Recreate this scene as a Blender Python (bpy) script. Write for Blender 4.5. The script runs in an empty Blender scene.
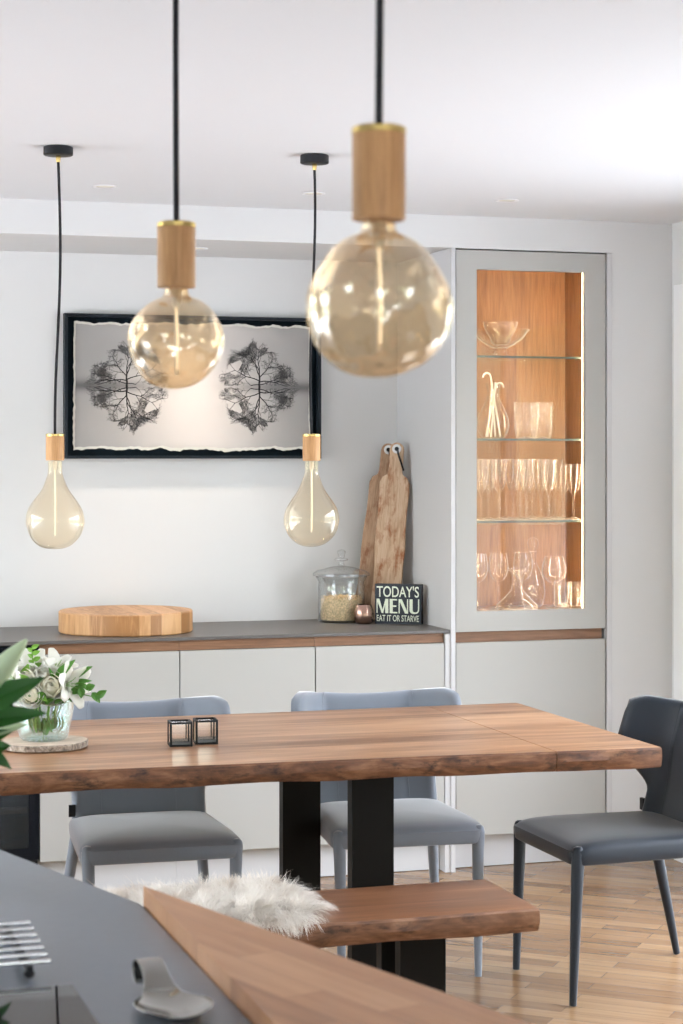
import bpy, bmesh, math, random
import numpy as np
from mathutils import Vector, Matrix, noise
R = math.radians
rnd = random.Random(7)
scene = bpy.context.scene
COL = scene.collection

# ------------------------------------------------------------------ mesh builder
class MB:
    def __init__(s):
        s.v = []; s.f = []; s.m = []; s.sm = []
    def add(s, vs, fs, mat=0, smooth=False):
        o = len(s.v)
        s.v += [tuple(p) for p in vs]
        for f in fs:
            s.f.append(tuple(i + o for i in f)); s.m.append(mat); s.sm.append(smooth)
        return s
    def box(s, x0, x1, y0, y1, z0, z1, mat=0, M=None):
        vs = [(x0,y0,z0),(x1,y0,z0),(x1,y1,z0),(x0,y1,z0),(x0,y0,z1),(x1,y0,z1),(x1,y1,z1),(x0,y1,z1)]
        if M: vs = [M @ Vector(p) for p in vs]
        return s.add(vs, [(0,3,2,1),(4,5,6,7),(0,1,5,4),(1,2,6,5),(2,3,7,6),(3,0,4,7)], mat)
    def prism(s, poly, z0, z1, mat=0, side=None):
        n = len(poly)
        vs = [(x,y,z0) for x,y in poly] + [(x,y,z1) for x,y in poly]
        s.add(vs, [tuple(range(n-1,-1,-1)), tuple(range(n,2*n))], mat)
        return s.add(vs, [(i,(i+1)%n,n+(i+1)%n,n+i) for i in range(n)], mat if side is None else side)
    def rings(s, rings, mat=0, smooth=True, cap0=False, cap1=False, closed=True):
        n = len(rings[0]); vs = [p for r in rings for p in r]; fs = []
        for i in range(len(rings)-1):
            for j in range(n if closed else n-1):
                a = i*n+j; b = i*n+(j+1)%n
                fs.append((a,b,b+n,a+n))
        if cap0: fs.append(tuple(range(n-1,-1,-1)))
        if cap1: fs.append(tuple((len(rings)-1)*n+j for j in range(n)))
        return s.add(vs, fs, mat, smooth)
    def lathe(s, prof, n=32, c=(0,0,0), mat=0, smooth=True, warp=None, cap0=False, cap1=False):
        rs = []
        for r, z in prof:
            ring = []
            for k in range(n):
                a = 2*math.pi*k/n
                rr = r*(warp(a, z) if warp else 1)
                ring.append((c[0]+rr*math.cos(a), c[1]+rr*math.sin(a), c[2]+z))
            rs.append(ring)
        return s.rings(rs, mat, smooth, cap0, cap1)
    def tube(s, pts, rad, n=8, mat=0, caps=True, smooth=True):
        pts = [Vector(p) for p in pts]
        if not hasattr(rad, '__len__'): rad = [rad]*len(pts)
        rs = []; up = None
        for i, p in enumerate(pts):
            t = (pts[min(i+1,len(pts)-1)] - pts[max(i-1,0)]).normalized()
            if up is None:
                up = Vector((0,0,1)) if abs(t.z) < .9 else Vector((0,1,0))
            x = t.cross(up)
            if x.length < 1e-6: x = t.cross(Vector((1,0,0)))
            x.normalize(); y = x.cross(t).normalized(); up = y
            rs.append([p + rad[i]*(math.cos(2*math.pi*k/n)*x + math.sin(2*math.pi*k/n)*y) for k in range(n)])
        return s.rings(rs, mat, smooth, caps, caps)
    def leaf(s, base, tip, width, nrm=(0,0,1), arch=.15, fold=.15, n=8, mat=0, shape=.8):
        base = Vector(base); tip = Vector(tip); d = tip-base; L = d.length; t = d.normalized()
        nn = Vector(nrm); nn = (nn - t*nn.dot(t)).normalized(); w = t.cross(nn)
        vs = []; fs = []
        for i in range(n+1):
            u = i/n
            ww = width*.5*(math.sin(math.pi*min(1, u**shape*.97+.03)))**.85 if 0 < u < 1 else width*.02
            c = base + d*u + nn*(arch*L*math.sin(math.pi*u))
            for k in (-1,-.5,0,.5,1):
                vs.append(c + w*ww*k + nn*(fold*ww*abs(k)*2))
        for i in range(n):
            for k in range(4):
                a = i*5+k; fs.append((a,a+1,a+6,a+5))
        return s.add(vs, fs, mat, True)
    def build(s, name, mats, parent=None, loc=(0,0,0), bevel=0, seg=2, solid=0, sub=0, sharp=40):
        me = bpy.data.meshes.new(name)
        me.from_pydata(s.v, [], s.f)
        if not isinstance(mats, (list, tuple)): mats = [mats]
        for m in mats: me.materials.append(m)
        me.polygons.foreach_set('material_index', s.m)
        me.polygons.foreach_set('use_smooth', s.sm if not bevel else [True]*len(s.f))
        me.validate(); me.update()
        if any(s.sm) or bevel: me.set_sharp_from_angle(angle=R(sharp))
        o = bpy.data.objects.new(name, me); COL.objects.link(o)
        o.location = loc
        if parent: o.parent = parent
        if solid:
            md = o.modifiers.new('solid', 'SOLIDIFY'); md.thickness = solid; md.offset = 0
        if bevel:
            md = o.modifiers.new('bevel', 'BEVEL'); md.width = bevel; md.segments = seg; md.limit_method = 'ANGLE'; md.angle_limit = R(35)
        if sub:
            md = o.modifiers.new('sub', 'SUBSURF'); md.levels = sub; md.render_levels = sub
        return o

def tag(o, label=None, cat=None, group=None, kind=None):
    if label: o['label'] = label
    if cat: o['category'] = cat
    if group: o['group'] = group
    if kind: o['kind'] = kind
    return o
def thing(name, label, cat, loc=(0,0,0), rz=0, group=None):
    o = bpy.data.objects.new(name, None); COL.objects.link(o)
    o.location = loc; o.rotation_euler = (0,0,R(rz)); o.empty_display_size = .05
    return tag(o, label, cat, group)
def copy_tree(o, parent=None):
    c = o.copy(); COL.objects.link(c)
    if parent: c.parent = parent
    for ch in list(o.children): copy_tree(ch, c)
    return c
def struct(o): o['kind'] = 'structure'; return o

# ------------------------------------------------------------------ materials
def newmat(name):
    m = bpy.data.materials.new(name); m.use_nodes = True
    nt = m.node_tree; nt.nodes.clear()
    out = nt.nodes.new('ShaderNodeOutputMaterial')
    return m, nt, out
def N(nt, t, **kw):
    n = nt.nodes.new(t)
    for k, v in kw.items():
        if k in n.inputs: n.inputs[k].default_value = v
        else: setattr(n, k, v)
    return n
def lin(r, g, b):
    f = lambda c: ((c/255+.055)/1.055)**2.4 if c/255 > .04045 else c/255/12.92
    return (f(r), f(g), f(b), 1)
def plain(name, col, rough=.5, metal=0, spec=.5, sheen=0, bump=0, bscale=80, vary=0, vscale=6, coat=0, sss=0, trans=0):
    m, nt, out = newmat(name)
    p = N(nt, 'ShaderNodeBsdfPrincipled', Roughness=rough, Metallic=metal)
    p.inputs['Base Color'].default_value = col
    p.inputs['Specular IOR Level'].default_value = spec
    p.inputs['Sheen Weight'].default_value = sheen
    p.inputs['Sheen Roughness'].default_value = .4
    p.inputs['Coat Weight'].default_value = coat
    tc = N(nt, 'ShaderNodeTexCoord')
    if vary:
        ns = N(nt, 'ShaderNodeTexNoise', Scale=vscale, Detail=4.0)
        nt.links.new(tc.outputs['Object'], ns.inputs['Vector'])
        hs = N(nt, 'ShaderNodeHueSaturation'); hs.inputs['Color'].default_value = col
        mr = N(nt, 'ShaderNodeMapRange'); mr.inputs['To Min'].default_value = 1-vary; mr.inputs['To Max'].default_value = 1+vary
        nt.links.new(ns.outputs['Fac'], mr.inputs['Value']); nt.links.new(mr.outputs[0], hs.inputs['Value'])
        nt.links.new(hs.outputs[0], p.inputs['Base Color'])
    if bump:
        nb = N(nt, 'ShaderNodeTexNoise', Scale=bscale, Detail=3.0)
        nt.links.new(tc.outputs['Object'], nb.inputs['Vector'])
        b = N(nt, 'ShaderNodeBump', Strength=bump, Distance=.002)
        nt.links.new(nb.outputs['Fac'], b.inputs['Height']); nt.links.new(b.outputs[0], p.inputs['Normal'])
    sh = p.outputs[0]
    if trans:
        tl = N(nt, 'ShaderNodeBsdfTranslucent'); tl.inputs['Color'].default_value = col
        mx = N(nt, 'ShaderNodeMixShader', Fac=trans)
        nt.links.new(sh, mx.inputs[1]); nt.links.new(tl.outputs[0], mx.inputs[2]); sh = mx.outputs[0]
    nt.links.new(sh, out.inputs['Surface'])
    return m
def wood(name, cols, axis='x', stretch=14, scale=3.0, rough=.4, plank=0, plank_axis='y', pvar=.25, rot=0, bump=.15, fine=.35, coat=0, blotch=None):
    """cols: 3 linear colours dark->light; grain runs along axis"""
    m, nt, out = newmat(name)
    L = nt.links.new
    p = N(nt, 'ShaderNodeBsdfPrincipled', Roughness=rough); p.inputs['Coat Weight'].default_value = coat
    p.inputs['Coat Roughness'].default_value = .2
    tc = N(nt, 'ShaderNodeTexCoord')
    mp0 = N(nt, 'ShaderNodeMapping'); mp0.inputs['Rotation'].default_value = (0,0,rot)
    L(tc.outputs['Object'], mp0.inputs['Vector'])
    src = mp0.outputs[0]; rndv = None
    if plank:
        sx = N(nt, 'ShaderNodeSeparateXYZ'); L(src, sx.inputs[0])
        dv = N(nt, 'ShaderNodeMath', operation='DIVIDE'); dv.inputs[1].default_value = plank
        L(sx.outputs['XYZ'.index(plank_axis.upper())], dv.inputs[0])
        fl = N(nt, 'ShaderNodeMath', operation='FLOOR'); L(dv.outputs[0], fl.inputs[0])
        wn = N(nt, 'ShaderNodeTexWhiteNoise', noise_dimensions='1D'); L(fl.outputs[0], wn.inputs['W'])
        rndv = wn.outputs['Value']
        sc = N(nt, 'ShaderNodeVectorMath', operation='SCALE'); sc.inputs['Scale'].default_value = 7.3
        L(wn.outputs['Color'], sc.inputs[0])
        ad = N(nt, 'ShaderNodeVectorMath', operation='ADD'); L(src, ad.inputs[0]); L(sc.outputs[0], ad.inputs[1])
        src = ad.outputs[0]
    mp = N(nt, 'ShaderNodeMapping')
    s = [stretch]*3; s['xyz'.index(axis)] = 1.0
    mp.inputs['Scale'].default_value = s; L(src, mp.inputs['Vector'])
    n1 = N(nt, 'ShaderNodeTexNoise', Scale=scale, Detail=6.0, Roughness=.6, Distortion=.8); L(mp.outputs[0], n1.inputs['Vector'])
    mp2 = N(nt, 'ShaderNodeMapping'); s2 = [stretch*7]*3; s2['xyz'.index(axis)] = 2.5
    mp2.inputs['Scale'].default_value = s2; L(src, mp2.inputs['Vector'])
    n2 = N(nt, 'ShaderNodeTexNoise', Scale=scale, Detail=3.0); L(mp2.outputs[0], n2.inputs['Vector'])
    mx = N(nt, 'ShaderNodeMath', operation='MULTIPLY_ADD'); mx.inputs[1].default_value = fine
    L(n2.outputs['Fac'], mx.inputs[0])
    m1 = N(nt, 'ShaderNodeMath', operation='MULTIPLY'); m1.inputs[1].default_value = 1-fine; L(n1.outputs['Fac'], m1.inputs[0])
    L(m1.outputs[0], mx.inputs[2])
    val = mx.outputs[0]
    if rndv:
        a = N(nt, 'ShaderNodeMath', operation='MULTIPLY_ADD'); a.inputs[1].default_value = pvar
        L(rndv, a.inputs[0]); L(val, a.inputs[2])
        b = N(nt, 'ShaderNodeMath', operation='SUBTRACT'); b.inputs[1].default_value = pvar*.5; L(a.outputs[0], b.inputs[0]); val = b.outputs[0]
    cr = N(nt, 'ShaderNodeValToRGB')
    e = cr.color_ramp.elements
    e[0].position = .3; e[0].color = cols[0]; e[1].position = .72; e[1].color = cols[2]
    k = e.new(.5); k.color = cols[1]
    L(val, cr.inputs[0]); csock = cr.outputs[0]
    if blotch:
        mb_ = N(nt, 'ShaderNodeMapping'); sb = [2.2]*3; sb['xyz'.index(axis)] = 1.0; mb_.inputs['Scale'].default_value = sb; L(tc.outputs['Object'], mb_.inputs[0])
        nb = N(nt, 'ShaderNodeTexNoise', Scale=blotch[1], Detail=5.0, Roughness=.65); L(mb_.outputs[0], nb.inputs['Vector'])
        mrb = N(nt, 'ShaderNodeMapRange'); mrb.inputs['From Min'].default_value = blotch[2]; mrb.inputs['From Max'].default_value = blotch[2]+.14; L(nb.outputs['Fac'], mrb.inputs['Value'])
        mxb = N(nt, 'ShaderNodeMixRGB'); mxb.inputs[2].default_value = blotch[0]; L(mrb.outputs[0], mxb.inputs[0]); L(csock, mxb.inputs[1]); csock = mxb.outputs[0]
    L(csock, p.inputs['Base Color'])
    if bump:
        bp = N(nt, 'ShaderNodeBump', Strength=bump, Distance=.001); L(n2.outputs['Fac'], bp.inputs['Height']); L(bp.outputs[0], p.inputs['Normal'])
    L(p.outputs[0], out.inputs['Surface'])
    return m
def thin_glass(name, tint=(1,1,1,1), refl=(.04,.7), gcol=(1,1,1,1), rough=.0, edge=0, bump=0, bscale=8, edgecol=(1,1,1,1), power=3.0):
    """clear thin-walled glass: tinted transmission, reflection growing towards grazing angles"""
    m, nt, out = newmat(name); L = nt.links.new
    t = N(nt, 'ShaderNodeBsdfTransparent'); t.inputs[0].default_value = tint
    g = N(nt, 'ShaderNodeBsdfGlossy', Roughness=rough); g.inputs[0].default_value = gcol
    lw = N(nt, 'ShaderNodeLayerWeight', Blend=.5)
    pw = N(nt, 'ShaderNodeMath', operation='POWER'); pw.inputs[1].default_value = power; L(lw.outputs['Facing'], pw.inputs[0])
    mr = N(nt, 'ShaderNodeMapRange'); mr.inputs['To Min'].default_value = refl[0]; mr.inputs['To Max'].default_value = refl[1]
    L(pw.outputs[0], mr.inputs['Value'])
    if bump:
        tc = N(nt, 'ShaderNodeTexCoord')
        nb = N(nt, 'ShaderNodeTexNoise', Scale=bscale, Detail=1.0); L(tc.outputs['Object'], nb.inputs['Vector'])
        b = N(nt, 'ShaderNodeBump', Strength=bump, Distance=.02); L(nb.outputs['Fac'], b.inputs['Height']); L(b.outputs[0], g.inputs['Normal'])
    mx = N(nt, 'ShaderNodeMixShader'); L(mr.outputs[0], mx.inputs[0]); L(t.outputs[0], mx.inputs[1]); L(g.outputs[0], mx.inputs[2])
    sh = mx.outputs[0]
    if edge:
        d = N(nt, 'ShaderNodeBsdfDiffuse'); d.inputs[0].default_value = edgecol  # rim outline painted as diffuse colour, standing in for refracted light
        p2 = N(nt, 'ShaderNodeMath', operation='POWER'); p2.inputs[1].default_value = 4.5; L(lw.outputs['Facing'], p2.inputs[0])
        ml = N(nt, 'ShaderNodeMath', operation='MULTIPLY'); ml.inputs[1].default_value = edge; L(p2.outputs[0], ml.inputs[0])
        m2 = N(nt, 'ShaderNodeMixShader'); L(ml.outputs[0], m2.inputs[0]); L(sh, m2.inputs[1]); L(d.outputs[0], m2.inputs[2]); sh = m2.outputs[0]
    L(sh, out.inputs['Surface'])
    return m
def emis(name, col, s):
    m, nt, out = newmat(name)
    e = N(nt, 'ShaderNodeEmission', Strength=s); e.inputs[0].default_value = col
    nt.links.new(e.outputs[0], out.inputs['Surface']); return m

M_wall = plain('wall_paint', (.665,.67,.67,1), .75, bump=.04, bscale=160)
M_ceil = plain('ceiling_paint', (.69,.71,.735,1), .8, bump=.03, bscale=140)
M_trim = plain('white_gloss_trim', (.78,.79,.81,1), .35)
M_cab = plain('stone_lacquer', (.435,.432,.41,1), .5, spec=.35)
M_panel = plain('pale_grey_panel', (.58,.58,.59,1), .5)
M_gap = plain('dark_gap', (.05,.05,.05,1), .7)
M_counter = plain('grey_brown_stone', (.108,.100,.096,1), .42, vary=.12, vscale=60, bump=.05)
M_island = plain('dark_grey_stone', (.152,.174,.205,1), .28, vary=.08, vscale=50, bump=.04)
M_walnut = wood('walnut_strip', [(.10,.045,.02,1),(.22,.105,.052,1),(.31,.16,.085,1)], 'x', 10, 3, .5)
M_oakin = wood('oak_lining', [(.17,.075,.026,1),(.28,.132,.048,1),(.39,.195,.075,1)], 'z', 9, 3.5, .5, fine=.5)
M_top = wood('acacia_top', [(.21,.092,.038,1),(.48,.258,.132,1),(.67,.425,.245,1)], 'x', 9, 1.6, .36, plank=.26, plank_axis='y', pvar=.22, fine=.3, coat=.12)
M_benchtop = wood('acacia_bench', [(.09,.035,.014,1),(.22,.092,.040,1),(.36,.175,.085,1)], 'x', 9, 1.8, .4, fine=.3, coat=.2)
M_live = wood('live_edge', [(.035,.013,.006,1),(.14,.056,.024,1),(.30,.15,.075,1)], 'x', 2.2, 9, .55, fine=.3, bump=.6, blotch=((.022,.008,.005,1), 13, .53))
M_liveb = wood('live_edge_bench', [(.06,.025,.012,1),(.20,.092,.046,1),(.36,.20,.115,1)], 'x', 2.2, 9, .55, fine=.3, bump=.6, blotch=((.045,.02,.012,1), 12, .55))
M_bar = None
M_block = wood('oak_block', [(.36,.17,.06,1),(.55,.29,.12,1),(.68,.40,.19,1)], 'z', 8, 5, .5, plank=.042, plank_axis='x', pvar=.55, fine=.35)
M_blocktop = wood('oak_block_top', [(.34,.18,.08,1),(.52,.29,.14,1),(.62,.37,.20,1)], 'y', 5, 9, .5, plank=.042, plank_axis='x', pvar=.3, fine=.4)
M_holder = wood('oak_holder', [(.40,.20,.075,1),(.58,.315,.135,1),(.70,.41,.19,1)], 'z', 9, 9, .5, fine=.5)
M_driftwood = wood('old_board', [(.30,.17,.09,1),(.55,.38,.25,1),(.70,.55,.42,1)], 'z', 8, 5, .7, fine=.5, bump=.5, blotch=((.30,.11,.04,1), 10, .50))
M_driftwoodd = wood('old_board_dark', [(.22,.12,.065,1),(.42,.27,.17,1),(.56,.40,.28,1)], 'z', 8, 5, .7, fine=.5, bump=.5, blotch=((.24,.10,.045,1), 8, .50))
M_bark = wood('bark', [(.03,.024,.018,1),(.30,.25,.20,1),(.58,.52,.44,1)], 'z', 1.5, 60, .9, fine=.2, bump=1)
M_slice = wood('slice_top', [(.42,.32,.23,1),(.58,.47,.36,1),(.70,.60,.48,1)], 'x', 2, 12, .7)
M_brass = plain('brass', (.80,.58,.22,1), .25, 1)
M_black = plain('black_metal', (.008,.009,.012,1), .5, spec=.3)
M_cord = plain('black_fabric_cord', (.008,.008,.012,1), .8)
M_frame = plain('charcoal_frame', (.010,.015,.022,1), .5, spec=.2)
M_mat = plain('black_mount', (.002,.006,.010,1), .8, spec=.1)
M_steel = plain('brushed_steel', (.36,.35,.33,1), .11, 1)
M_chrome = plain('chrome', (.80,.81,.83,1), .12, 1)
M_bronze = plain('blackened_steel', (.007,.0066,.0058,1), .4, spec=.12, vary=.2, vscale=5)
M_copper = plain('copper', (.42,.27,.215,1), .24, 1)
M_velvet = plain('pale_grey_velvet', (.165,.19,.23,1), .7, sheen=.85, vary=.10, vscale=9, bump=.05, bscale=300)
M_velvetd = plain('charcoal_velvet', (.013,.019,.028,1), .48, spec=.3, sheen=.3, vary=.15, vscale=9, bump=.05, bscale=300)
M_hob = plain('black_glass', (.01,.01,.012,1), .03, spec=.6)
M_oven = plain('appliance_black', (.003,.004,.007,1), .2, spec=.12)
M_petal = plain('white_petal', (.90,.90,.85,1), .6, trans=.5)
M_petalc = plain('cream_petal', (.92,.90,.79,1), .6, trans=.5)
M_leaf = plain('green_leaf', (.085,.25,.035,1), .45, vary=.3, vscale=30, trans=.25)
M_leafl = plain('light_leaf', (.20,.42,.06,1), .45, vary=.2, vscale=30, trans=.3)
M_leafd = plain('dark_leaf', (.020,.115,.014,1), .45, vary=.3, vscale=20, trans=.12)
M_bud = plain('pale_bud', (.60,.72,.48,1), .45, vary=.12, vscale=30, trans=.2)
M_bulb = thin_glass('amber_glass', (.975,.918,.81,1), (.03,.75), (1,.97,.92,1), power=2.4)
M_globe = thin_glass('amber_globe_glass', (.98,.86,.69,1), (.18,.8), (1,.94,.82,1), bump=1.0, bscale=26, power=2.0)
M_clear = thin_glass('clear_glass', (.95,.96,.965,1), (.06,.8), power=2.2, edge=.6, edgecol=(.22,.23,.24,1))
M_pane = thin_glass('cabinet_pane', (.985,.985,.98,1), (.012,.5), power=4)
M_crystal = thin_glass('crystal', (.985,.98,.97,1), (.03,.55), rough=.04, edge=.75, edgecol=(.95,.90,.82,1), power=2.2)
M_cut = thin_glass('cut_crystal', (.97,.965,.955,1), (.04,.5), rough=.06, edge=.7, edgecol=(.95,.90,.82,1), bump=.25, bscale=60, power=2.6)
M_shelfglass = thin_glass('shelf_glass', (.90,.95,.92,1), (.05,.6))
M_shelfedge = plain('glass_edge', (.07,.09,.08,1), .15)
M_water = thin_glass('vase_glass', (.93,.97,.975,1), (.06,.85), edge=.35, edgecol=(.85,.93,.95,1), power=1.8)
M_fil = emis('warm_filament', (1,.86,.64,1), 1.5)
M_led = emis('led_strip', (1,.78,.54,1), 1)
M_lens = emis('downlight_lens', (1,.93,.82,1), .6)
M_cane = plain('cane_white', (.88,.84,.74,1), .4)
M_stemw = plain('bulb_stem_glass', (.92,.90,.84,1), .3, trans=.3)
M_flake = plain('oat_flake', (.95,.72,.42,1), .8, vary=.75, vscale=160)

# floor: oak strips laid diagonally
def strip_mat(name, rot, bw, rh, ramp, rough, mort=.0012):
    m, nt, out = newmat(name); L = nt.links.new
    p = N(nt, 'ShaderNodeBsdfPrincipled', Roughness=.22)
    tc = N(nt, 'ShaderNodeTexCoord')
    mp = N(nt, 'ShaderNodeMapping'); mp.inputs['Rotation'].default_value = (0,0,rot); L(tc.outputs['Object'], mp.inputs[0])
    br = N(nt, 'ShaderNodeTexBrick', offset=.37, offset_frequency=2)
    br.inputs['Color1'].default_value = (0,0,0,1); br.inputs['Color2'].default_value = (1,1,1,1); br.inputs['Mortar'].default_value = (.5,.5,.5,1)
    br.inputs['Scale'].default_value = 1; br.inputs['Mortar Size'].default_value = mort; br.inputs['Brick Width'].default_value = bw; br.inputs['Row Height'].default_value = rh
    br.inputs['Bias'].default_value = 0; L(mp.outputs[0], br.inputs['Vector'])
    sx = N(nt, 'ShaderNodeVectorMath', operation='MULTIPLY'); sx.inputs[1].default_value = (1.6,22,1); L(mp.outputs[0], sx.inputs[0])
    ad = N(nt, 'ShaderNodeVectorMath', operation='MULTIPLY_ADD'); ad.inputs[1].default_value = (9,9,9); L(br.outputs['Color'], ad.inputs[0]); L(sx.outputs[0], ad.inputs[2])
    n1 = N(nt, 'ShaderNodeTexNoise', Scale=2.2, Detail=5.0, Roughness=.6); L(ad.outputs[0], n1.inputs['Vector'])
    a = N(nt, 'ShaderNodeMath', operation='MULTIPLY_ADD'); a.inputs[1].default_value = .42; L(br.outputs['Color'], a.inputs[0])
    b = N(nt, 'ShaderNodeMath', operation='MULTIPLY'); b.inputs[1].default_value = .58; L(n1.outputs['Fac'], b.inputs[0]); L(b.outputs[0], a.inputs[2])
    cr = N(nt, 'ShaderNodeValToRGB'); e = cr.color_ramp.elements
    e[0].position = .12; e[0].color = ramp[0]; e[1].position = .85; e[1].color = ramp[2]
    k = e.new(.45); k.color = ramp[1]
    L(a.outputs[0], cr.inputs[0])
    dk = N(nt, 'ShaderNodeMixRGB'); dk.inputs[2].default_value = (.12,.06,.03,1)
    mf = N(nt, 'ShaderNodeMath', operation='MULTIPLY'); mf.inputs[1].default_value = .7; L(br.outputs['Fac'], mf.inputs[0])
    L(mf.outputs[0], dk.inputs[0]); L(cr.outputs[0], dk.inputs[1]); L(dk.outputs[0], p.inputs['Base Color'])
    nr = N(nt, 'ShaderNodeTexNoise', Scale=7.0, Detail=2.0); L(tc.outputs['Object'], nr.inputs['Vector'])
    mr = N(nt, 'ShaderNodeMapRange'); mr.inputs['To Min'].default_value = rough[0]; mr.inputs['To Max'].default_value = rough[1]; L(nr.outputs['Fac'], mr.inputs['Value']); L(mr.outputs[0], p.inputs['Roughness'])
    bp = N(nt, 'ShaderNodeBump', Strength=.12, Distance=.001); L(a.outputs[0], bp.inputs['Height']); L(bp.outputs[0], p.inputs['Normal'])
    L(p.outputs[0], out.inputs['Surface']); return m
M_floor = strip_mat('oak_strip_floor', R(-139), .46, .066, ((.125,.062,.028,1),(.245,.138,.068,1),(.37,.235,.125,1)), (.16,.30))
M_bar = strip_mat('bar_staves', R(72), .30, .058, ((.25,.108,.046,1),(.46,.225,.105,1),(.62,.34,.175,1)), (.38,.46), .0004)

# ------------------------------------------------------------------ setting
YF, YB = 6.97, 7.58          # front plane of the built-in run, back wall
XL, XR, YR = -2.0, 3.518, -2.6
ZC = 2.44
struct(MB().box(XL-.2, XR+.2, YR-.2, YB+.2, -.1, 0).build('floor', M_floor))
struct(MB().box(XL-.2, XR+.2, YR-.2, YB+.2, ZC, ZC+.1).build('ceiling', M_ceil))
struct(MB().box(XL-.2, XR+.2, YB, YB+.2, 0, ZC).build('wall_back', M_wall))
struct(MB().box(XL, 3.265, YF, YB, 2.32, ZC).build('wall_bulkhead', M_wall))
struct(MB().box(3.265, XR, YF, YB, 0, ZC).build('wall_nib', M_wall))
struct(MB().box(3.266, XR-.001, YF-.014, YF, 0, .11).build('baseboard_back', M_trim, bevel=.003))
def wall_with_openings(name, axis, pos, thick, a0, a1, openings):
    """wall in plane axis=pos, running a0..a1, openings (s0,s1,z0,z1)"""
    mb = MB()
    def bx(s0, s1, z0, z1):
        if s1-s0 < 1e-4 or z1-z0 < 1e-4: return
        lo, hi = sorted((pos, pos+thick))
        if axis == 'x': mb.box(lo, hi, s0, s1, z0, z1)
        else: mb.box(s0, s1, lo, hi, z0, z1)
    s = a0
    for (o0, o1, z0, z1) in openings:
        bx(s, o0, 0, ZC); bx(o0, o1, 0, z0); bx(o0, o1, z1, ZC); s = o1
    bx(s, a1, 0, ZC)
    return struct(mb.build(name, M_wall))
RO = [(3.3, 6.0, 0.02, 2.2)]
LO = [(3.2, 7.35, .02, 2.25)]
BO = [(-1.5, .1, .3, 2.1), (.8, 2.6, .3, 2.1)]
wall_with_openings('wall_right', 'x', XR, .2, YR, YB, RO)
wall_with_openings('wall_left', 'x', XL, -.2, YR, YB, LO)
wall_with_openings('wall_rear', 'y', YR, -.2, XL, XR, BO)
def window(name, axis, pos, s0, s1, z0, z1, n):
    """white frame with n lights, standing in the opening"""
    root = struct(thing(name, None, None))
    mb = MB(); w = .055; d = .06
    def bx(mb_, a0, a1, b0, b1, dd=d):
        if axis == 'x': mb_.box(pos-dd/2, pos+dd/2, a0, a1, b0, b1)
        else: mb_.box(a0, a1, pos-dd/2, pos+dd/2, b0, b1)
    bx(mb, s0, s1, z0, z0+w); bx(mb, s0, s1, z1-w, z1)
    for k in range(n+1):
        c = s0 + w/2 + (s1-s0-w)*k/n; bx(mb, c-w/2, c+w/2, z0+w, z1-w)
    struct(mb.build('window_frame', M_trim, root))
    g = MB()
    for k in range(n):
        c0 = s0 + w + (s1-s0-w)*k/n; c1 = s0 + (s1-s0-w)*(k+1)/n
        bx(g, c0, c1, z0+w, z1-w, .006)
    struct(g.build('window_glass', M_pane, root))
struct(MB().box(XR-.014, XR, 6.05, 6.93, .0, 2.2).build('trim_1', M_trim, bevel=.003))
window('window_1', 'x', XR+.1, *RO[0], 3)
window('window_2', 'x', XL-.1, *LO[0], 3)
window('window_3', 'y', YR-.1, *BO[0], 2)
window('window_4', 'y', YR-.1, *BO[1], 2)
# ground outside
struct(MB().box(-30, 30, -30, 30, -.16, -.105).build('ground', plain('patio_paving', (.56,.55,.53,1), .8, vary=.2, vscale=2)))

# ------------------------------------------------------------------ tall display cabinet
X0, X1 = 2.628, 3.241
cab = thing('display_cabinet', 'tall built-in grey cabinet with lit glazed oak-lined display above solid door', 'cabinet', (0,0,0))
tag(MB().box(2.6085, 2.626, YF-.008, YB-.002, 0, 2.319).build('side_panel', M_panel, cab, bevel=.001), None)
MB().box(2.5885, 2.608, YF+.001, YB-.003, 0, .886).build('filler_panel', M_panel, cab)
MB().box(3.243, 3.264, YF-.004, YB-.002, 0, 2.319).build('side_panel', M_panel, cab, bevel=.001)
MB().box(2.627, 3.242, 7.03, YB-.002, .002, .128).build('plinth', M_panel, cab)
# carcass with oak lining: back, sides, top, floor
IY = 7.31
c = MB()
c.box(2.63, 2.648, 6.995, IY, .952, 2.30); c.box(3.221, 3.239, 6.995, IY, .952, 2.30)
c.box(2.63, 3.239, IY, IY+.018, .952, 2.30); c.box(2.648, 3.221, 6.995, IY, .94, .958); c.box(2.648, 3.221, 6.995, IY, 2.282, 2.30)
c.build('oak_lining', M_oakin, cab)
MB().box(2.628, 3.241, 6.998, 7.5, .13, .93).build('carcass', M_gap, cab)
MB().box(2.629, 3.231, 6.990, 6.997, .848, .893).build('handle_strip', M_walnut, cab)
MB().box(3.231, 3.240, 6.990, 6.997, .848, .893).build('strip_shadow_end', M_gap, cab)
MB().box(X0+.003, X1-.003, YF, YF+.022, .129, .850).build('lower_door', M_cab, cab, bevel=.0015)
d = MB(); ox0, ox1, oz0, oz1 = 2.713, 3.154, .967, 2.243
for b in ((X0+.003, ox0, .891, 2.314), (ox1, X1-.003, .891, 2.314), (ox0, ox1, .891, oz0), (ox0, ox1, oz1, 2.314)):
    d.box(b[0], b[1], YF, YF+.022, b[2], b[3])
door = d.build('glazed_door', M_cab, cab)
gsh = MB()  # dark strips put behind the door edges as painted gap shade
for b in ((2.627,2.642,.895,2.318),(3.227,3.2425,.895,2.318),(2.642,3.227,.895,.910),(2.642,3.227,2.300,2.318)): gsh.box(b[0], b[1], 6.9923, 6.9932, b[2], b[3])
gsh.build('gap_shade_strip', M_gap, cab)
MB().box(ox0, ox1, YF+.012, YF+.016, oz0, oz1).build('door_pane', M_pane, door)
SH = [1.924, 1.612, 1.302]
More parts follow.
